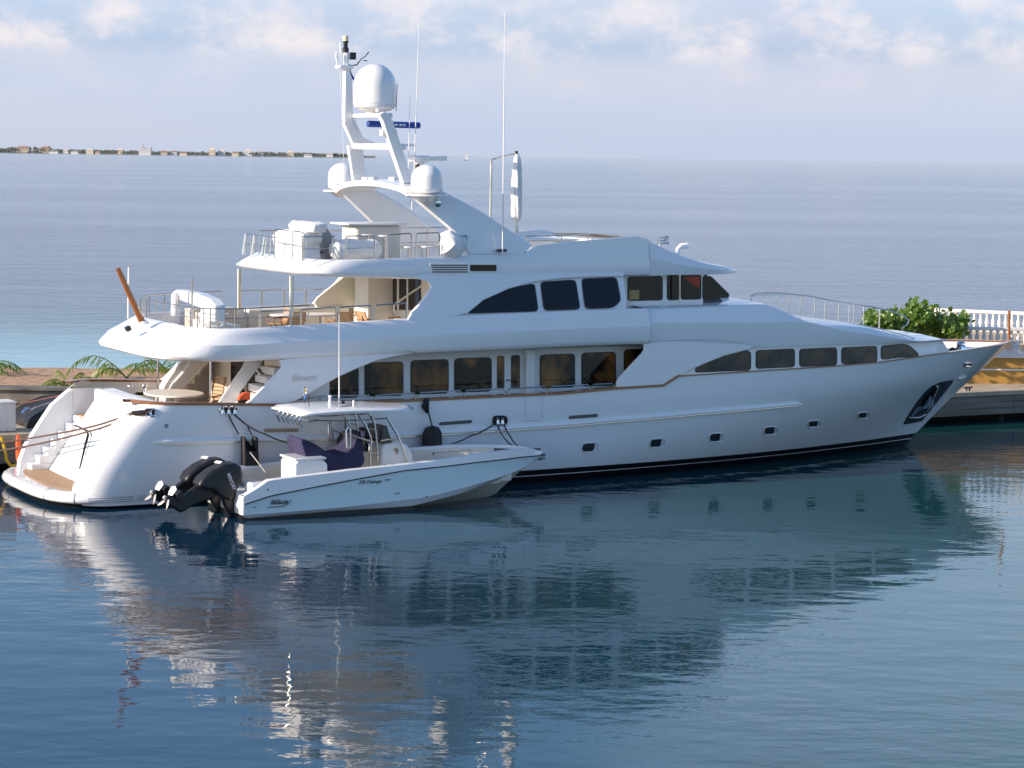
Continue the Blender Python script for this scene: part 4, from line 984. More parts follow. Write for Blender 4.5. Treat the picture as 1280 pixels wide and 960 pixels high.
# mast: port leg carries the tall column, starboard leg leans in, dome platform on top
PY, SY = 1.75, -1.7
def mplate(pts, y, th, nm, par, y2=None, m_=white, bv=.02):
    q = [S(u, v, y) for u, v in pts]; return MB().plate(q, y-th/2, y+th/2).build(nm, m_, par, bevel=bv)
m0 = thing_m = mplate([(430, 84), (438, 84), (440, 146), (453, 172), (467, 178.5), (466, 184), (445, 183.5), (440, 180), (429, 155)], PY, .20, 'mast', yt)
mplate([(434, 182), (452, 182), (458, 227), (441, 227)], PY, .16, 'mast_leg', m0)
mplate([(472, 143), (478, 140), (484, 142), (489.5, 152), (502, 188), (514, 229), (502.5, 229), (487, 183), (477, 152)], SY, .24, 'mast_leg', m0)
x0, z0 = S(434, 178, PY); 
MB().box(x0+.15, x0+.40, SY, PY, z0-.21, z0-.03).build('cross_bar', white, m0, bevel=.02)
x1_, z1_ = S(476, 141, SY); x2_, z2_ = S(440, 142, PY)
MB().add([(x1_, SY-.1, z1_), (x1_+.35, SY-.1, z1_), (x2_+.35, PY+.1, z2_), (x2_, PY+.1, z2_), (x1_, SY-.1, z1_-.14), (x1_+.35, SY-.1, z1_-.14), (x2_+.35, PY+.1, z2_-.14), (x2_, PY+.1, z2_-.14)], [(0, 1, 2, 3), (4, 5, 6, 7), (0, 1, 5, 4), (1, 2, 6, 5), (2, 3, 7, 6), (3, 0, 4, 7)]).build('dome_platform', white, m0, bevel=.03)
dome(468.5, 138, 79.5, 0.0, 26.5, m0, 'large_radome')
c = P(468.5, 139, 0); MB().lathe([(0, -.12), (.25, -.1), (.3, -.02), (.5, .03), (0, .04)], c, 20).build('radome_foot', white2, m0, smooth=True)
MB().tube([P(495, 139, -.6), P(496.5, 105, -.6)], .012, 5).build('short_aerial', black, m0)
MB().tube([P(472, 140, -.9), P(472, 136, -.9)], .06, 8).build('stub', white, m0)
# radar scanner in blue cover
c = P(490, 156, 1.0); a_ = P(459, 154.8, 1.0); b_ = P(525, 156.8, 1.0)
so = MB().tube([lerp(a_, b_, 0)-Vector((0, 0, 0)), lerp(a_, b_, .015), lerp(a_, b_, .985), b_], [.07, .10, .10, .06], 10).build('radar_scanner', blue, m0, smooth=True)
MB().lathe([(.16, -.45), (.17, -.2), (.10, -.1), (.05, 0)], c, 14).build('scanner_pedestal', white, so, smooth=True)
MB().obox(c+Vector((.05, .0, -.62)), 0, .35, .9, .04).build('scanner_bracket', white, so)
for k in (-.08, .04, .14): p = c+Vector((.15+k*1.2, 0, 0)); MB().box(p.x, p.x+.09, p.y-.108, p.y-.098, p.z-.03, p.z+.03).build('cover_marking', white2, so)
# small satellite scanner forward of the arch
c = P(524, 203, -.6); MB().lathe([(0, 0), (.16, 0), (.16, .05), (.3, .07), (.34, .12), (.34, .22), (.30, .26), (0, .27)], c+Vector((0, 0, -.05)), 20).build('radar_dome', white, yt, smooth=True)
MB().tube([c+Vector((-.05, 0, -.02)), P(520, 228, -.6)], .08, 8).build('radar_stand', black, yt)
MB().box(c.x-.1, c.x+.9, c.y-.12, c.y+.12, c.z+.06, c.z+.2).build('radar_arm', white, yt, bevel=.04)
# mast head
MB().box(*(lambda p: (p.x-.25, p.x+.20, PY-.2, PY+.2, p.z-.05, p.z+.06))(P(431, 84, PY))).build('mast_cap', white, m0, bevel=.02)
c = P(433, 83, PY); k = 1/38.
MB().tube([c, P(432.5, 66, PY)], .085, 10).build('mast_pole', white, m0)
MB().lathe([(.10, 0), (.10, .13), (.07, .15), (.07, .3), (.10, .31), (.10, .34)], P(432, 65.5, PY), 12).build('lamp_cage', black, m0, smooth=True)
MB().lathe([(0, 0), (.085, 0), (.09, .15), (.07, .17), (0, .18)], P(432, 51.5, PY), 12).build('masthead_light', amber, m0, smooth=True)
MB().box(*(lambda p: (p.x-.08, p.x+.10, p.y-.08, p.y+.08, p.z-.11, p.z+.11))(P(440.5, 70, PY))).build('horn_speaker', black, m0, bevel=.02)
MB().tube([P(433, 80, PY), P(440, 82, PY), P(446, 81, PY), P(452, 73, PY), P(456, 71, PY), P(461, 65, PY)], [.02, .02, .022, .014, .014, .02], 5).build('wind_vane_arm', seal, m0)
MB().tube([P(454, 75.5, PY), P(459, 76, PY)], .015, 5).build('wind_cups', seal, m0)
MB().tube([P(422, 80, PY), P(420.5, 70, PY), P(420.5, 65, PY)], [.02, .05, .03], 8).build('gps_antenna', white, m0)
MB().tube([P(421, 81, PY), P(431, 82, PY)], .02, 5).build('yard', white, m0)
MB().tube([P(426, 66, PY), P(425.5, 52, PY)], .025, 6).build('stub_aerial', white, m0)
for a, b in (((425, 84), (431, 228)), ((436, 86), (449, 110)), ((445, 143), (442, 178)), ((437, 90), (478, 178)), ((489, 150), (512, 226))):
    MB().tube([P(*a, PY if a[0] < 480 else SY), P(*b, PY if a[0] < 480 else SY)], .007, 4).build('halyard', white2, m0)
MB().tube([P(437, 88, PY-.1), P(441, 97, PY-.1), P(447, 105, PY-.1)], [.012, .04, .01], 5).build('furled_pennant', blue, m0)
MB().lathe([(0, 0), (.09, 0), (.1, .18), (0, .2)], P(478, 170, SY+.1), 10).build('deck_light', white, m0, smooth=True)
for u, y in ((458, 1.2), (466, 1.0), (492, -.3)): MB().obox(P(u, 225, y), .3, .10, .12, .09).build('arch_light', white2, abo, bevel=.02)
# whips
for (u0, v0, u1, v1, y, r) in ((517, 232, 524, 22, -.8, .018), (510, 228, 512.5, 118, -.7, .016), (628, 318, 631, 15, -3.2, .024), (514.5, 262, 515.5, 246, -.5, .02)):
    MB().tube([P(u0, v0, y), P(lerp(u0, u1, .5), lerp(v0, v1, .5), y), P(u1, v1, y)], [r, r*.8, r*.4], 5).build('whip_aerial', white2, yt)
MB().obox(P(627, 313, -3.13), 0, .14, .06, .04).build('aerial_bracket', seal, yt)
# parasol frame poles belong to the deck
MB().tube([P(613, 276, -.9), P(614.5, 199, -.9)], .045, 8).build('awning_post', steel, yt, smooth=True)
MB().tube([P(614.5, 200, -.9), P(630, 195, -1.3), P(647, 191.5, -1.75)], .03, 7).build('awning_arm', steel, yt, smooth=True)
# flybridge details
c = P(655, 312, -.2); MB().lathe([(1.02, 0), (1.02, .62), (1.10, .66), (1.10, .74), (.95, .76), (0, .76)], Vector((16.3, 0.2, 6.46)), 36).build('spa_pool', white, yt, smooth=True)
MB().slab([(15.4, -.9), (17.6, -1.0), (17.6, 1.2), (15.4, 1.2)], 7.22, 7.27).build('spa_rim', white2, yt, bevel=.02)
rail([P(657, 305, -2.6)+Vector((0, 0, -.1)), P(702, 304, -2.6)+Vector((0, 0, -.1)), P(735, 302, -2.6)+Vector((0, 0, -.1))], .33, mids=0, r=.022)
MB().box(17.8, 18.9, -2.3, 2.3, 6.46, 7.28).build('fly_console', white, yt, bevel=.05)
c = P(823, 309, .6); hn = MB()
hn.tube([c, c+Vector((0, 0, .36))], .035, 8)
for dz, l in ((.3, .34), (.2, .28), (.12, .36)): hn.tube([c+Vector((-.06, 0, dz)), c+Vector((l*.6, 0, dz)), c+Vector((l, 0, dz))], [.02, .03, .075], 8)
hn.build('horn', chrome, yt, smooth=True)
c = P(847, 319, .4); MB().tube([c, c+Vector((0, 0, .2)), c+Vector((.12, 0, .30)), c+Vector((.35, 0, .30))], [.08, .07, .09, .12], 10).build('roof_camera', white, yt, smooth=True)
# bow rails on the coachroof (port run is the one seen over the roof)
def railtop(top, bot, y, nm='bow_rail'):
    mb = MB(); T_ = [P(u, v, y) for u, v in top]; mb.tube(T_, .022, 6)
    for (u, v) in bot:
        vt = tab([(a, b) for a, b in top], u); mb.tube([P(u, v, y), P(u+1, vt, y)], .024, 6)
    return mb.build(nm, steel, yt, smooth=True)
railtop([(938, 370), (945, 367.2), (960, 366.2), (975, 366.4), (990, 368), (1010, 370), (1035, 375), (1062, 380), (1090, 383.5), (1115, 389), (1131, 395.5), (1136, 401)], [(970, 381), (986, 390), (1000, 400), (1018, 402), (1031, 402), (1048, 403), (1061, 405), (1067, 405), (1079, 407), (1099, 410)], .9)
railtop([(939, 374), (941, 370), (960, 368.5), (985, 368.5)], [(939, 378)], -1.2)
MB().tube([P(1128, 420, .6), P(1128, 409, .6), P(1134, 406, .6), P(1136, 401, .9)], .022, 6).build('bow_rail', steel, yt)
mb = MB(); tp_ = [(1014, 405), (1014.5, 401), (1040, 403), (1075, 405.5), (1100, 411), (1130, 419), (1145, 424)]
mb.tube([P(u, v, -2.35) for u, v in tp_], .018, 6)
for u in (1045, 1075, 1104, 1128): v = tab(tp_[1:], u); mb.tube([P(u, v, -2.35), P(u, v+3.5, -2.35)], .015, 5)
mb.build('coachroof_rail', steel, yt, smooth=True)
# jack staff and foredeck gear
MB().tube([P(1261.5, 425, 0), P(1261.5, 388, 0)], .05, 8).build('jack_staff', teakd, yt, smooth=True)
for (u, v, y) in ((1201, 444, .1),): 
    c = P(u, v, y); MB().lathe([(.0, 0), (.2, 0), (.2, .1), (.1, .16), (.16, .25), (.17, .42), (.08, .5), (0, .52)], c, 16).build('windlass', chrome, yt, smooth=True)
    MB().lathe([(0, .05), (.2, .05), (.21, .3), (0, .31)], c+Vector((.05, -.3, 0)), 14).build('blue_bucket', mat('blue_plastic', (.12, .30, .62), .5), yt, smooth=True)
c = P(1158, 444, .2); MB().lathe([(.1, 0), (.1, .25), (.14, .3), (.14, .38), (0, .4)], c, 12).build('capstan', steel, yt, smooth=True)
rb = MB(); rg = random.Random(5); pts = [P(1166+i*1.6, 438.5+rg.uniform(-1.5, 1.2), .1+rg.uniform(-.2, .2)) for i in range(18)]; rb.tube(pts, .045, 6); rb.build('chain_heap', black, yt)
rg = random.Random(6); rb = MB(); rb.tube([P(1186+i*1.2, 437+rg.uniform(-1.3, 1), .4) for i in range(10)], .06, 6); rb.build('chain_heap', black, yt)
#PART4
# ================================================================ THE CENTRE CONSOLE BOAT ALONGSIDE
YB = -5.35; X0b = 4.18
cb = thing('centre_console_boat', 'pale blue open fishing boat with white hardtop tied alongside the yacht', 'motorboat', (X0b, YB, 0))
def bsh(t): return 1.52*(.94+.06*min(1, t/.3))*(1-max(0, (t-.42)/.58)**2.5)
def tabring(pts, bk, xe):
    r = []
    for u, v in pts:
        y = YB-1.3
        for _ in range(14):
            x, z_ = S(u, v, y); t = min(1, max(0, (x-X0b)/(xe-X0b))); y = .5*y+.5*(YB-bk*bsh(t))
        r.append((x, z_))
    return sorted(r)
XE = 14.02
G_ = tabring([(303, 622), (322, 611), (336, 601), (440, 588), (551, 576), (606.5, 567.5), (639, 563.5), (664, 562)], 1.0, XE); G_.append((XE, S(677, 565, YB)[1]))
Rb = tabring([(298, 633), (338, 620), (383, 611), (440, 600), (507, 588), (595, 578), (650, 571.5)], 1.0, XE); Rb.append((XE, S(676, 569, YB)[1]))
Bl = tabring([(300, 644), (340, 641.5), (420, 635), (529, 622), (617, 599), (650, 587)], .97, 13.9); Bl.append((13.9, S(672, 572, YB)[1]-.02))
Ch = tabring([(296, 649), (420, 638.5), (514, 632.5), (575, 617), (625, 597), (652, 584)], .90, 13.8); Ch.append((13.8, S(669, 574, YB)[1]-.04))
Ke = [(X0b, -.35), (10.2, -.30), (11.2, -.18), S(617, 619, YB), S(640, 598, YB), S(655, 584, YB), (13.75, S(668, 574, YB)[1]-.06)]
def bring(tb, bk, xe, o=0): 
    return [(lerp(X0b, xe, t), bk*bsh(t)-o if bk*bsh(t)-o > 0 else 0, tab(tb, lerp(X0b, xe, t))) for t in [i/44 for i in range(45)]]
rc_ = bring(Ch, .90, 13.8); rk = [(x, 0, min(z_, c_[2]-.02)) for (x, _, z_), c_ in zip(bring(Ke, 0, 13.78), rc_)]; rb2 = bring(Bl, .97, 13.9); rr = bring(Rb, 1, XE); rg_ = bring(G_, .985, XE)
def sym(name, rings, m_, sm=True, par=cb, n=45, **k):
    mb = MB()
    for s in (-1, 1): mb.grid([[(r[i][0], YB+s*r[i][1], r[i][2]) for r in rings] for i in range(n)])
    return mb.build(name, m_, par, smooth=sm, **k)
mid_k = [((a[0]*2+b[0])/3, b[1]*.42, lerp(a[2], b[2], .36)) for a, b in zip(rk, rc_)]; mid2 = [(b[0], b[1]*.45, lerp(a[2], b[2], .36)+.035) for a, b in zip(mid_k, mid_k)]
sym('bottom', [rk, mid_k, rc_], mat('offwhite_bottom', (.62, .58, .50), .4), auto=25)
sym('chine_band', [rc_, rb2], white, auto=40); sym('hull', [rb2, [(lerp(a[0], b[0], .5), lerp(a[1], b[1], .55)-.02*(1 if b[1] > .3 else 0), lerp(a[2], b[2], .5)) for a, b in zip(rb2, rr)], rr], aqua, auto=60)
gi = [(x-(.25 if i > 40 else 0), max(0, b-.20), z_+.02) for i, (x, b, z_) in enumerate(rg_)]
gj = [(x-(.3 if i > 40 else 0), max(0, b-.24), max(.5, z_-.06)) for i, (x, b, z_) in enumerate(rg_)]; gd = [(min(x, 13.5), max(0, b-.26), max(.5, rk[i][2]+.12)) for i, (x, b, z_) in enumerate(rg_)]
sym('gunwale', [rr, rg_, [(x, max(0, b-.05), z_+.03) for x, b, z_ in rg_], gi, gj], white, auto=50); 
for s in (-1, 1): MB().grid([[(r_[i][0], YB+s*r_[i][1], r_[i][2]) for r_ in (gj, gd)] for i in range(39)]).build('inner_liner', cream, cb, smooth=True)
for s in (-1, 1): MB().tube([(x, YB+s*(b+.012), z_) for x, b, z_ in rr], .017, 6).build('rub_rail', seal, cb, smooth=True)
MB().grid([[(x, YB-b, z_+.005), (x, YB+b, z_+.005)] for x, b, z_ in gd[:39]]).build('cockpit_sole', cream, cb)
ant = MB()
for s in (-1, 1): ant.grid([[(r[i][0], YB+s*(r[i][1]+.004), r[i][2]) for r in ([(x, b, -.2) for x, b, z_ in rc_], [(x, b, max(z_-.01, -.2) if z_ < .12 else -.2) for x, b, z_ in rc_])] for i in range(45)])
ant.build('boot_top', black, cb)
# transom, foredeck seats
MB().box(X0b-.02, X0b+.1, YB-1.32, YB+1.32, -.3, .119).build('transom_base', black, cb)
MB().plate([(X0b, .12), (X0b, .62), (X0b+.1, .66), (X0b+.65, .66), (X0b+.65, .5), (X0b+.3, .12)], YB-1.30, YB+1.30).build('transom', white, cb, bevel=.02)
for s in (-1, 1): MB().box(X0b+.25, X0b+.75, YB+s*.75 if s > 0 else YB-1.25, YB+1.25 if s > 0 else YB-.75, .66, .98).build('transom_corner', white, cb, bevel=.06)
MB().slab([(13.2, YB-.38), (13.75, YB-.02), (13.75, YB+.02), (13.2, YB+.38), (12.7, YB+.66), (12.7, YB-.66)], 1.10, 1.22).build('anchor_deck', white, cb, bevel=.02)
MB().slab([(10.9, YB-.8), (12.7, YB-.62), (12.7, YB+.62), (10.9, YB+.8)], .52, .86).build('bow_seat', cream, cb, bevel=.05)
for s in (-1, 1): MB().slab([(9.6, YB+s*1.15), (12.4, YB+s*.72), (12.4, YB+s*.5), (9.6, YB+s*.85)][::s], .93, 1.0).build('bow_cushion', mat('seat_vinyl', (.60, .56, .52), .5), cb, bevel=.03)
MB().tube([P(540, 566, YB+.9)*1, P(600, 562, YB+.7), P(640, 561.5, YB+.4), P(655, 563, YB)], .014, 5).build('bow_grab_rail', steel, cb)
an = MB().tube([P(662, 567, YB), P(681, 568, YB)], .05, 6); an.add([P(672, 571, YB+.1), P(682, 569, YB+.12), P(682, 574, YB), P(672, 576, YB), P(680, 571, YB-.15)], [(0, 1, 2, 3), (0, 4, 3), (1, 4, 2)]); an.build('bow_anchor', steel, cb)
MB().tube([P(664, 563.5, YB+.15), P(669, 561, YB+.1), P(676, 561.5, YB)], .035, 6).build('bow_roller', seal, cb)
MB().tube([P(645, 564, YB-.15), P(661, 567, YB-.1)], .03, 6).build('cleat', black, cb)
for u, v in ((542, 568), (579, 564.5), (625, 561)): MB().lathe([(0, 0), (.03, 0), (.03, .03), (0, .03)], P(u, v, YB+1.0), 8).build('deck_fitting', seal, cb)
for u, v in ((481, 583), (490, 582)): MB().lathe([(0, 0), (.05, 0), (.035, .04), (0, .05)], P(u, v, YB-1.40), 10).build('rod_holder_cap', chrome, cb)
# console
cs = [S(u, v, YB) for u, v in ((466, 592), (469, 556), (474, 550), (488, 549), (500, 553), (507, 566), (511, 590))]
MB().plate(cs, YB-.48, YB+.48).build('console', white, cb, bevel=.07, seg=3)
MB().plate([S(u, v, YB-.49) for u, v in ((493, 560), (498, 561), (498, 563.5), (496.5, 568), (495, 568), (494.5, 563.5), (492.5, 563.5))], YB-.492, YB-.485).build('console_fitting', tanm, cb)
MB().tube([P(476, 551, YB-.5), P(484, 549, YB-.5), P(492, 549.5, YB-.45), P(500, 552, YB-.4)], .028, 6).build('console_rail', steel, cb, smooth=True)
ws = [S(u, v, YB) for u, v in ((470, 552), (469, 531), (474, 530), (481, 551))]; MB().plate(ws, YB-.5, YB+.5).build('windscreen', glass2, cb)
MB().lathe([(.19, -.02), (.2, 0), (.19, .02)], P(459, 557, YB), 16, M=Matrix.Rotation(R_(70), 4, 'Y')).build('steering_wheel', chrome, cb)
# hardtop with tower
ht = MB(); rows = []
HX0, HX1, HZ = 5.95, 9.75, 2.66
for i in range(21):
    t = i/20; x = lerp(HX0, HX1, t); wd2 = 1.18*(1 if t < .5 else (1-((t-.5)/.5)**3*.55)); wd2 *= (1 if t > .04 else .93); zt_ = HZ+.10*math.sin(math.pi*min(1, t+.12))*.8+.02
    row = []
    for y, dz in ((-1, 0), (-1.0, .05), (-.95, .085), (-.6, .115), (0, .13), (.6, .115), (.95, .085), (1.0, .05), (1, 0), (.9, -.02), (-.9, -.02)): row.append((x+(.0 if t < .9 else -.25*abs(y)**3*(t-.9)*10), YB+y*wd2, zt_+dz*(1 if 0 < i < 20 else .3)))
    rows.append(row)
ht.grid(rows, True); ht.add(rows[0], [tuple(range(11))]); ht.add(rows[-1], [tuple(range(11))])
hto = ht.build('hardtop', white, cb, smooth=True, auto=50)
for s in (1, -1):
    yn = YB-.62
    for pts in (((483, 521), (489, 531), (496, 542.5), (504, 561), (509.5, 581)), ((448, 520), (457, 531.5), (463.4, 547), (463.5, 565), (462.6, 587)), ((465, 520), (468, 531), (469.7, 542.5), (471.5, 562), (473, 584)), ((433.7, 560), (433, 538), (435.5, 533), (438, 536), (438, 560))):
        q = [P(u, v, yn) for u, v in pts]; q = [Vector((p.x, YB-(p.y-YB)*-1 if s == -1 else p.y, p.z)) if s == 1 else Vector((p.x, 2*YB-p.y, p.z)) for p in q]
        MB().tube(q, .032, 7).build('tower_leg', white2 if 0 else steel, cb, smooth=True)
    for pts in (((460, 536), (468, 537)), ((438, 544), (448, 547), (462, 551)), ((463, 566), (471, 566)), ((395, 525.5), (430, 526), (483, 523))):
        q = [P(u, v, yn) for u, v in pts]; q = [Vector((p.x, p.y if s == 1 else 2*YB-p.y, p.z)) for p in q]
        MB().tube(q, .022, 6).build('tower_brace', steel, cb, smooth=True)
MB().tube([(6.5, YB-.95, 2.58), (6.25, YB-.9, 2.55), (6.2, YB, 2.55), (6.25, YB+.9, 2.55), (6.5, YB+.95, 2.58)], .025, 6).build('hardtop_grab_rail', steel, cb, smooth=True)
for i in range(6):
    y = YB-.98+i*.32; MB().tube([(5.98, y, 2.68), (5.92, y, 2.58), (6.02, y, 2.38)], .024, 6).build('rod_holder', chrome, hto)
MB().tube([P(424, 506, YB), P(424, 393, YB)], [.022, .010], 6).build('whip_aerial', white2, hto)
MB().lathe([(.07, 0), (.05, .1), (.03, .2), (.06, .28), (0, .3)], P(412.5, 507, YB), 12).build('anchor_light', white, hto, smooth=True)
MB().lathe([(0, 0), (.05, 0), (.05, .1), (0, .1)], P(429, 505, YB), 8).build('gps_puck', seal, hto); MB().lathe([(0, 0), (.03, 0), (.03, .16), (0, .18)], P(442, 508, YB-.8), 8).build('hardtop_post', white2, hto)
MB().tube([P(374, 518, YB-.9), P(443, 505.5, YB-.6)], .012, 5).build('outrigger_pole', seal, hto)
MB().tube([P(386.5, 511, YB-.2), P(385.5, 494, YB-.2)], .012, 5).build('flag_pole', seal, hto)
MB().tube([P(381, 511, YB+.6), P(380.5, 484, YB+.6)], .012, 5).build('flag_pole', seal, hto)
for v0, v1, m_ in ((485, 489, mat('flag_yellow', (.75, .6, .25), .8)), (489, 494, canvas), (494, 500, mat('flag_blue', (.05, .15, .5), .8))):
    MB().add([P(381, v0, YB+.6), P(383.5-(v0-485)*.1, v0+1, YB+.55), P(383.8-(v1-485)*.15, v1, YB+.62), P(379.5, v1, YB+.6)], [(0, 1, 2, 3)]).build('limp_flag', m_, hto, solid=.03)
# seats and covers
sx = [S(u, v, YB-.6) for u, v in ((363, 602), (363, 578), (368, 572.5), (398, 573), (403, 578), (404, 600))]
MB().plate(sx, YB-.95, YB+.1).build('seat_box', white, cb, bevel=.03)
MB().box(sx[1][0]-.02, sx[3][0]+.08, YB-.98, YB+.14, sx[2][1]-.03, sx[2][1]+.03).build('box_lid', white, cb, bevel=.02)
MB().box(4.95, 5.3, YB-.9, YB+1.0, .52, .8).build('aft_seat', cream, cb, bevel=.05)
def cover(pts, y, w0, w1, zs):
    mb = MB(); q = [S(u, v, y) for u, v in pts]; z0 = min(p[1] for p in q); z1 = max(p[1] for p in q)
    f = lambda k: (lambda x, z_: (y+w0)+k*lerp(w0, w1, (z_-z0)/(z1-z0)))
    return mb.plate(q, f(-1), f(1)).build('seat_cover', navy, cb, bevel=.04)
cover([(379.5, 552), (383.5, 549.5), (398, 556), (412, 566), (428, 573), (428, 592), (404, 592), (399, 582), (384, 575)], YB-.75, .75, .5, 0)
cover([(423, 590), (424, 573), (436, 566), (446, 559), (455, 541), (457.5, 541), (458, 577), (449, 590)], YB-.72, .7, .35, 0)
# outboards
def outboard(yo, first):
    rt_ = MB(); cw = [S(u, v, YB-.55) for u, v in ((243, 606), (249, 596), (261, 586.5), (277, 579), (290, 577.5), (298, 582), (299.5, 590), (298, 602), (293, 609), (290, 620), (283, 624.5), (274, 622), (262, 612), (252, 611))]
    c = (yo-.30, yo+.30); co = MB().plate(cw, *c).build('outboard', rubber if 0 else mat('engine_black', (.014, .014, .016), .38, bump=.004, bscale=8), cb, bevel=.13, seg=4)
    lo_ = [S(u, v, YB-.55) for u, v in ((262, 596), (252, 601), (238, 612), (226, 622), (212, 618), (205, 622), (207, 630), (214, 634), (225, 641), (240, 632), (256, 626), (268, 622), (274, 612))]
    MB().plate(lo_, yo-.10, yo+.10).build('lower_unit', black, co, bevel=.05, seg=3)
    MB().plate([S(u, v, YB-.55) for u, v in ((217, 617), (224, 612), (229, 622), (222, 628))], yo-.22, yo+.22).build('cavitation_plate', black, co, bevel=.02)
    hub = P(209, 624, YB-.55); ax_ = (P(225, 634, YB-.55)-hub).normalized(); hub.y = yo; a1 = (Vector((-.25, 0, 1))-ax_*(Vector((-.25, 0, 1)).dot(ax_))).normalized(); b1 = ax_.cross(a1)
    pm = mat('prop_steel', (.78, .73, .68), .35, metal=.5); MB().tube([hub-ax_*.12, hub, hub+ax_*.18], [.05, .07, .08], 10).build('propeller_hub', pm, co, smooth=True)
    for k in range(3):
        a = k*2.094; d_ = a1*math.cos(a)+b1*math.sin(a); e_ = ax_.cross(d_)
        MB().add([hub+d_*.05-e_*.03, hub+d_*.20-e_*.12-ax_*.03, hub+d_*.36-e_*.10-ax_*.04, hub+d_*.42+e_*.01, hub+d_*.34+e_*.12+ax_*.05, hub+d_*.16+e_*.08+ax_*.04, hub+d_*.05+e_*.04+ax_*.02], [(0, 1, 2, 3, 4, 5, 6)]).build('propeller_blade', pm, co, solid=.018, bevel=.004)
    MB().tube([P(284, 610, YB-.55)*1, P(300, 628, YB-.55)], .07, 8).build('tilt_ram', steel, co)
    br = MB().plate([S(u, v, YB-.55) for u, v in ((274, 612), (288, 612), (302, 628), (302, 645), (290, 648), (280, 632))], yo-.13, yo+.13).build('engine_bracket', black, co, bevel=.02)
    for (u, v) in ((273, 577.7), (258, 591.5)): 
        p = P(u, v, YB-.55); p.y = yo; MB().obox(p, .4, .045, .12, .012, ry=-.5).build('badge', white2, co)
    return co
e1 = outboard(YB-.55, True); e2 = outboard(YB+.5, False)
p0 = P(283, 592.5, YB-.9); p1 = P(290, 611, YB-.9); ang = math.atan2(p1.z-p0.z, p1.x-p0.x)
text('MERCURY', .13, canvas, e1, Matrix.Translation((p0.x+.03, YB-.858, p0.z)) @ Matrix.Rotation(-ang, 4, 'Y') @ Matrix.Rotation(R_(90), 4, 'X') @ Matrix.Scale(.83, 4, (1, 0, 0)), shear=.2, bold=.002)
def boat_text(body, u, v, size, col_, **k):
    y = YB-1.45
    for _ in range(10): x, z_ = S(u, v, y); t = (x-X0b)/(XE-X0b); y = YB-bsh(t)*1.0-.004
    x2, z2 = S(u+10, v-1.3, y); return text(body, size, col_, cb, side_M(x, y-.004, z_, rx=-.06), **k)
boat_text('WHALER', 338, 631, .125, black, shear=.3, bold=.003); boat_text('BOSTON', 339.5, 626.8, .06, black, shear=.3)
boat_text('320 Outrage', 447.5, 605, .135, seal, shear=.45)
def hull_b(u, v):
    y = YB-1.45
    for _ in range(10): x, z_ = S(u, v, y); t = (x-X0b)/(XE-X0b); y = YB-bsh(t)-.012
    return Vector((x, y, z_))
MB().tube([hull_b(334.5, 634), hull_b(345, 633.5), hull_b(355, 632.8), hull_b(360, 630), hull_b(364, 625)], .010, 5).build('logo_swoosh', black, cb)
for u, v in ((483, 600), (486.5, 599.5), (495, 617), (498.5, 616.5), (533, 621), (318, 634), (335, 612)): MB().lathe([(0, 0), (.022, 0), (.022, .012), (0, .012)], hull_b(u, v)+Vector((0, .006, 0)), 8, M=Matrix.Rotation(R_(90), 4, 'X')).build('drain_fitting', seal, cb)

# ================================================================ LINES AND FENDERS
def rope(label, pts, r=.022, m_=ropeb, sag=0, nm='mooring_line', cat='rope', grp=None):
    out = []
    for a, b in zip(pts, pts[1:]):
        for k in range(8): t = k/8; p = lerp(Vector(a), Vector(b), t); p.z -= sag*4*t*(1-t); out.append(p)
    out.append(Vector(pts[-1])); o = MB().tube(out, r, 6).build(nm, m_, base=out[0], smooth=True); return tag(o, label, cat, grp)
def hsP(u, v, o=.03): x, z_, y = HS(u, v, o, True); return Vector((x, y, z_))
rope('upper of two dark stern lines running left from the starboard quarter', [hsP(186, 515, .08), hsP(166, 515.5, .06), P(112, 534, -1.6), P(0, 553, 4.4), P(-60, 566, 5.6)], .028, mat('brownish_line', (.10, .06, .05), .9), sag=.03)
rope('lower of two dark stern lines running left from the starboard quarter', [hsP(186, 517, .08), hsP(166, 517.5, .06), P(112, 539, -1.6), P(0, 563, 4.2), P(-60, 578, 5.4)], .028, MAT['brownish_line'], sag=.05)
rope('reddish line from the port quarter to the quay above the white dock box', [P(92, 488, 3.2), P(76, 494, 3.6), P(40, 502, 5), P(-30, 514, 7)], .022, roper)
rope('short black line from the quarter fairlead down to the U shaped fender', [hsP(284.5, 516), hsP(290, 528, .1), hsP(298.5, 543, .2)], .02)
rope('long black line sagging from the quarter fairlead to the small boat cockpit', [hsP(291, 516), P(330, 542, -4.3), P(382, 556, YB+.6)], .022, sag=.08)
rope('short black line above the right arm of the U shaped fender', [hsP(309.5, 533), hsP(315, 544, .2)], .018)
rope('thin grey line from the U shaped fender to the small boat stern', [hsP(307, 558, .25), P(338, 598, YB+.2)], .018, greyc)
rope('black spring line from the midship fairlead aft to the small boat', [hsP(622, 527), P(588, 545, -4.1), P(553, 557, YB+1.3)], .022, sag=.05)
rope('black bow line from the midship fairlead to the small boat, left strand', [hsP(622, 530), hsP(627, 543, .3), P(640, 557, -4.7), P(661, 566, YB)], .02, sag=.03)
rope('black bow line from the midship fairlead to the small boat bow, right strand', [hsP(630, 530), hsP(637, 544, .3), P(648, 558, -4.7), P(663, 565, YB)], .02, sag=.04)
rg = random.Random(9); rope('black coil of line lying on the bow deck of the small boat', [P(648+rg.uniform(0, 16), 565+rg.uniform(-1.5, 1.5), YB+rg.uniform(-.3, .3)) for i in range(10)], .025, nm='rope_coil')
rg = random.Random(12); rope('dark tangle of mooring rope on the quarter fairlead', [hsP(165+rg.uniform(0, 22), 515.5+rg.uniform(-2.2, 2.5), .08) for i in range(16)], .035, nm='rope_coil')
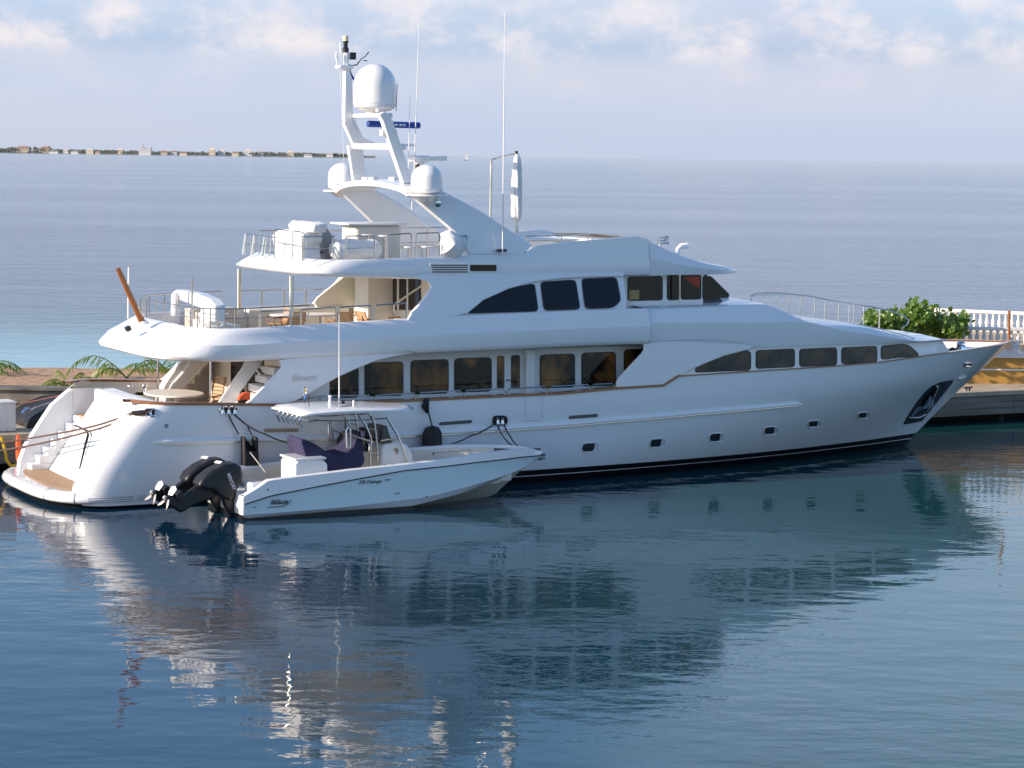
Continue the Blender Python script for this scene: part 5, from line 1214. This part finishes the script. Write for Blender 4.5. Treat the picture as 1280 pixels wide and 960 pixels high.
rg = random.Random(13); rope('black rope bundle on the cap rail under the orange lifebuoy', [P(298+rg.uniform(0, 14), 504+rg.uniform(-3.5, 2.5), -3.5) for i in range(18)], .04, nm='rope_coil')
def fender(label, u, v0, v1, wpx, line=None, y=-3.98):
    a, b = P(u, v0, y), P(u, v1, y); h = a.z-b.z; r = wpx/39/2
    t = thing('fender', label, 'fender', tuple(b), 'black fenders between the yacht and the small boat')
    MB().lathe([(0, 0), (r*.8, .01), (r*.98, .08), (r, h*.5), (r*.97, h*.74), (r*.7, h*.93), (r*.2, h*.99), (0, h)], b, 20).build('fender_body', rubber, t, smooth=True)
    if line:
        MB().tube([a, P(line[0], line[1]+12, -3.78), P(line[0], line[1], -3.72)], .022, 6).build('lanyard', ropeb, t)
        if line[2]: MB().tube([P(line[0], line[1]+16, -3.78), P(line[0]-3, line[1]+8, -3.8), P(line[0]-1, line[1]-1, -3.72)], [.05, .12, .08], 8).build('rope_hitch', ropeb, t)
fender('black fender hanging between the hardtop boat bow and the yacht, with a knotted rope', 540, 532, 570, 23, (534.5, 500, True))
fender('black fender half hidden behind the aft tower legs of the small boat', 433, 538, 582, 22, (431.5, 522, False))
fender('black fender just seen behind the console of the small boat', 468, 529, 565, 22)
q = [hsP(u, v, 0) for u, v in ((297, 544), (301, 544), (301, 559), (311, 559), (311, 544), (315.5, 544), (316, 581), (297, 581))]
u_ = thing('fender', 'U shaped black fender with two arms, behind the outboard engines', 'fender', (q[0].x, -4, 1), 'black fenders between the yacht and the small boat')
MB().plate([(p.x, p.z) for p in q], -4.12, -3.82).build('fender_body', rubber, u_, bevel=.05)
o = MB().lathe([(0, 0), (.06, .05), (.08, .2), (.08, .6), (.06, .8), (0, .85)], P(23, 578, 3.3), 14).build('fender', orange, base=tuple(P(24, 578, 3.3)), smooth=True)
tag(o, 'orange fender hanging outside the port quarter by the boarding steps', 'fender')

# ================================================================ QUAY ITEMS AT LEFT
bx_ = thing('dock_box', 'pale grey ribbed dock box standing on the quay at the left edge', 'box', (.4, 5.4, 1.18))
MB().box(-1.2, 1.43, 5.45, 6.3, 1.18, 2.02).build('box_body', wallw, bx_, bevel=.02)
for i in range(9): MB().box(-1.1+i*.28, -1.085+i*.28, 5.44, 5.449, 1.2, 1.98).build('rib', recess, bx_)
MB().box(-1.23, 1.46, 5.42, 6.33, 2.023, 2.09).build('box_lid', wallw, bx_, bevel=.02)
dg = thing('covered_dinghy', 'low black covered shape with a chrome fitting on the quay beside the dock box', 'covered boat', (2.2, 7, 1.18))
MB().plate([S(u, v, 7.0) for u, v in ((24, 526), (30, 518), (48, 507), (66, 500), (95, 497), (130, 500), (150, 520), (150, 534), (24, 534))], 6.1, 8.4).build('cover', mat('black_tarp', (.012, .012, .013), .5, bump=.03, bscale=3), dg, bevel=.18, seg=3)
MB().tube([P(25, 521, 6.2), P(44, 509.5, 6.3), P(64, 503, 6.4)], .03, 6).build('edge_piping', greyc, dg)
MB().tube([P(28, 517, 6.2), P(31, 513, 6.2), P(37, 511, 6.2)], .06, 8).build('chrome_fitting', chrome, dg, smooth=True); MB().tube([P(32, 510, 6.2), P(37, 513, 6.2)], .035, 6).build('chrome_bar', chrome, dg)
rope('yellow and grey water hose hanging over the quay edge at the left', [P(-6, 541, 4.5), P(2, 548, 4.4), P(6, 562, 4.4), P(8, 575, 4.4), P(14, 583, 4.4), P(20, 581, 4.4)], .05, yellowm, nm='water_hose', cat='hose')
def cleat(u, v):
    o = MB(); c = P(u, v, 5.0); c.z = 1.19; o.tube([c+Vector((-.2, 0, .13)), c+Vector((.2, 0, .13))], .03, 8); o.tube([c+Vector((-.07, 0, 0)), c+Vector((-.07, 0, .13))], .035, 8); o.tube([c+Vector((.07, 0, 0)), c+Vector((.07, 0, .13))], .035, 8)
    return o.build('dock_cleat', seal, base=tuple(c), smooth=True)
tag(cleat(1210, 489), 'dark steel mooring cleat on the quay edge under the yacht bow', 'cleat')

# ================================================================ LOOSE THINGS ON THE DECKS
def chair(label, x, y, z0, rz, back=.5, grp='teak armchairs on the decks', slats=True):
    M = Matrix.Translation((x, y, z0)) @ Matrix.Rotation(rz, 4, 'Z'); t = thing('deck_chair', label, 'chair', (x, y, z0), grp); t.matrix_world = MY @ M
    BASE[t.name] = Vector((0, 0, 0))
    w_ = .26; mb = MB()
    for i in range(6): mb.box(-.24+i*.08, -.175+i*.08, -w_, w_, .42, .44)
    mb.build('seat', teakp, t, bevel=.004)
    mb = MB()
    for i in range(7): zz = .46+i*back/7; xx = -.24-(zz-.44)*.28; mb.obox((xx, 0, zz+.03), 0, .01, w_, back/17, ry=-.27)
    mb.build('backrest', teakp, t)
    for s in (-1, 1):
        MB().tube([(.26, s*w_, 0), (-.2, s*w_, .5), (-.38, s*w_, .44+back)], .018, 6).build('leg', teak, t)
        MB().tube([(-.3, s*w_, 0), (.22, s*w_, .44), (.24, s*w_, .62)], .018, 6).build('leg', teak, t)
        MB().tube([(-.3, s*(w_+.02), .64), (.27, s*(w_+.02), .62)], .022, 6).build('armrest', teak, t)
    return t
chair('high backed slatted teak chair alone in the shade of the aft cockpit', 5.95, .6, 1.96, R_(200), .75)
UZ = 4.245
for (u, y, rz, lb) in ((347, .9, 180, 'teak armchair at the left end of the upper deck dining table'), (366, -.6, 90, 'teak armchair with its back to us, left side of the upper deck table'), (424, -.9, 90, 'teak armchair with its back to us in the middle of the upper deck'),
                       (452, .6, 200, 'teak armchair at the right end of the dining table'), (463, -1.2, 10, 'teak armchair facing right near the rail'), (500, -.6, 185, 'sunlit teak armchair against the upper saloon doors')):
    x = S(u, 392, y)[0]; chair(lb, x, y, UZ, R_(rz), .45)
tb = thing('dining_table', 'long cream oval dining table among the teak chairs on the upper deck', 'table', (8.9, .2, UZ))
MB().slab([(8.9+1.15*math.cos(a)*1.0, .3+.62*math.sin(a)) for a in [i*math.pi/14 for i in range(28)]], UZ+.70, UZ+.75).build('tabletop', white2, tb, bevel=.015)
for xx in (8.4, 9.4): MB().lathe([(.22, 0), (.2, .04), (.06, .08), (.06, .7)], (xx, .3, UZ), 14).build('pedestal', steel, tb, smooth=True)
tc_ = thing('cockpit_table', 'cream oval table on the sunlit aft cockpit', 'table', (4.6, 0, 1.96))
MB().slab([(4.62+.85*math.cos(a), .05+1.1*math.sin(a)) for a in [i*math.pi/16 for i in range(32)]], 2.72, 2.78).build('tabletop', cream, tc_, bevel=.02)
MB().lathe([(.3, 0), (.28, .05), (.08, .1), (.08, .76)], (4.62, .05, 1.96), 14).build('pedestal', steel, tc_, smooth=True)
lb = thing('lifebuoy', 'orange lifebuoy cover at the foot of the starboard stairs', 'lifebuoy', tuple(P(304, 503, -3.45)))
MB().plate([S(u, v, -3.45) for u, v in ((297, 500), (299, 495), (304, 491), (312.5, 489.5), (313, 500), (309, 504), (303, 503))], -3.5, -3.34).build('cover', orange, lb, bevel=.04)
# sundeck
SZ = 6.465
cw = thing('covered_load', 'lumpy white and grey canvas covered load on the aft sundeck', 'covered equipment', tuple(P(375, 325, 0)))
def xq(pts, x0, ln, nm, m_, bv=.05): return MB().xplate([PX(u, v, x0) for u, v in pts], x0, x0+ln).build(nm, m_, cw, bevel=bv, seg=2)
def cplate(pts, y0, y1, nm, m_, bv=.05): return MB().plate([S(u, v, (y0)) for u, v in pts], y0, y1).build(nm, m_, cw, bevel=bv, seg=2)
xq([(339, 294), (347, 287), (360, 286.5), (379, 289), (379, 303), (376, 306), (378, 327), (343, 327), (341, 306)], 8.0, .62, 'cover', canvas, .07)
xq([(359, 281), (364, 275.5), (374, 278), (384, 277), (392, 280), (391, 291), (362, 289)], 8.1, .45, 'top_cover', canvas, .06)
cplate([(380, 289), (403, 288), (404, 301), (380, 302)], -1.25, -1.05, 'side_pad', greyc, .03); cplate([(381, 303.5), (404, 303.5), (404, 314), (381, 315)], -1.3, -1.05, 'side_pad', greyc, .03); cplate([(381, 317), (406, 317), (406, 328), (381, 328)], -1.3, -1.05, 'side_pad', greyc, .03)
cplate([(402, 279), (406, 280), (425, 308), (425, 328), (405, 328), (401, 300)], -1.0, .8, 'tarp', greyc, .04)
lr = thing('covered_roll', 'long white canvas covered roll lying on the sundeck by the rail', 'covered equipment', tuple(P(440, 325, -1.6)))
a, b = P(414, 313, -1.6), P(474, 311.5, -1.6); mb = MB(); n = 12; rg = random.Random(2)
mb.tube([lerp(a, b, i/n)+Vector((0, 0, rg.uniform(-.015, .015))) for i in range(n+1)], [.18 if i in (0, n) else .31+rg.uniform(-.025, .025) for i in range(n+1)], 16); mb.build('cover', canvas, lr, smooth=True)
br_ = thing('sundeck_bar', 'white sundeck bar counter with overhanging top behind the rail', 'bar counter', tuple(P(460, 322, .3)))
x0, z0 = S(436, 281, .3); x1, _ = S(494, 281, .3)
MB().box(x0, x1, -.2, .9, SZ, z0).build('counter', cream, br_, bevel=.12, seg=3); MB().box(x0-.3, x1+.1, -.35, 1.05, z0+.002, z0+.07).build('counter_top', white, br_, bevel=.02)
def stool(label, u, v, y):
    c = P(u, v, y); t = thing('bar_stool', label, 'stool', (c.x, c.y, SZ), 'stools on the sundeck'); h = c.z-SZ
    MB().lathe([(0, h-.06), (.19, h-.05), (.21, h-.02), (.19, h), (0, h+.01)], (c.x, c.y, SZ), 18).build('seat', white, t, smooth=True)
    MB().lathe([(.18, 0), (.17, .03), (.035, .05), (.035, h-.06)], (c.x, c.y, SZ), 12).build('pedestal', chrome, t, smooth=True)
stool('round white stool on chrome post, second from the bright covered barrel', 511, 308, -1.0); stool('round white stool on chrome post nearest the bright covered barrel', 534, 307.5, -1.0); stool('stool with white seat left of the others, against the bar', 481, 294, -.7); stool('stool with white seat left-most at the bar above the canvas roll', 460, 293, -.7)
gb = thing('covered_barrel', 'bright white rounded covered barrel at the foot of the arch', 'covered equipment', tuple(P(568, 320, -2.2)))
MB().tube([P(551, 296, -2.95), P(556, 295, -2.95), P(561, 305, -2.95), P(570, 309, -2.95), P(577, 308, -2.95)], [.10, .24, .40, .38, .20], 16).build('cover', canvas, gb, smooth=True)
MB().lathe([(0, 0), (.25, 0), (.24, .3), (0, .32)], P(568, 321, -2.8), 16).build('base', white, gb, smooth=True)
# sundeck rails
def gate(u0, v0, u1, v1, hpx, y, mids=1, lean=0):
    a, b = P(u0, v0, y), P(u1, v1, y); h = hpx/38.
    m_ = MB(); up = Vector((lean, 0, h)); m_.tube([a, a+up-Vector((0, 0, .04)), a+up+Vector((.04, 0, 0)), b+up-Vector((.04, 0, 0)), b+up-Vector((0, 0, .04)), b], .02, 6)
    for k in range(mids): f = (k+1)/(mids+1); m_.tube([a+up*f, b+up*f], .013, 5)
    return m_.build('sundeck_rail', steel, yt, smooth=True)
for g in ((484, 324, 514, 322, 27, -2.9), (520, 322, 549, 321, 27, -2.9), (553, 321, 584, 320, 23, -2.95), (432, 326, 468, 325, 27, -2.9), (416, 326, 378, 327, 27, -2.7), (500, 322, 534, 321, 33, -1.6), (534, 321, 566, 320, 33, -1.6)): gate(*g)
for u, v in ((304, 318), (315, 319), (328, 320)):
    a = P(u, v, 1.8 if u < 310 else .9 if u < 320 else -.1); m_ = MB(); m_.tube([a, a+Vector((.10, 0, .62))], .05, 6); m_.tube([a+Vector((.22, 0, 0)), a+Vector((.26, 0, .62))], .02, 6); m_.build('aft_rail_post', steel, yt, smooth=True)
a, b = P(308, 292, 1.8), P(345, 297, -1.4); MB().tube([a, b], .022, 6).build('aft_rail', steel, yt); a, b = P(306, 305, 1.8), P(344, 309, -1.4); MB().tube([a, b], .014, 6).build('aft_rail', steel, yt)
gate(343, 322, 366, 324, 31, -1.6); gate(366, 324, 380, 326, 31, -2.3)
rail([(8.4, 2.8, SZ+.1), (10, 2.85, SZ+.1), (12, 2.85, SZ+.1), (14, 2.85, SZ+.1)], .85, mids=1)
# closed parasol
pa = thing('parasol', 'closed cream parasol hanging upright from its arm above the flybridge', 'parasol', tuple(P(646, 292, -1.75)))
c0_, c1_ = P(645.5, 277, -1.75), P(645.5, 192, -1.75); H_ = c1_.z-c0_.z; mb = MB(); rows = []
for i in range(30):
    t = i/29; r = tab([(0, .06), (.05, .15), (.2, .17), (.28, .155), (.36, .17), (.6, .16), (.68, .14), (.75, .145), (.93, .10), (1, .04)], t)
    rows.append([Vector((c0_.x, -1.75, c0_.z+H_*t))+Vector((math.cos(a), math.sin(a), 0))*r*(1+.07*math.sin(a*7+t*4)) for a in [k*2*math.pi/40 for k in range(40)]])
mb.grid(rows, True); mb.build('canopy', canvas, pa, smooth=True); MB().tube([P(645.5, 292, -1.75), P(645.5, 277, -1.75)], .03, 6).build('pole', steel, pa); MB().tube([P(648, 290, -1.75), P(645, 276, -1.75)], .035, 6).build('tie_end', canvas, pa)
MB().tube([c1_, c1_+Vector((0, 0, .08))], .05, 8).build('top_fitting', seal, pa)
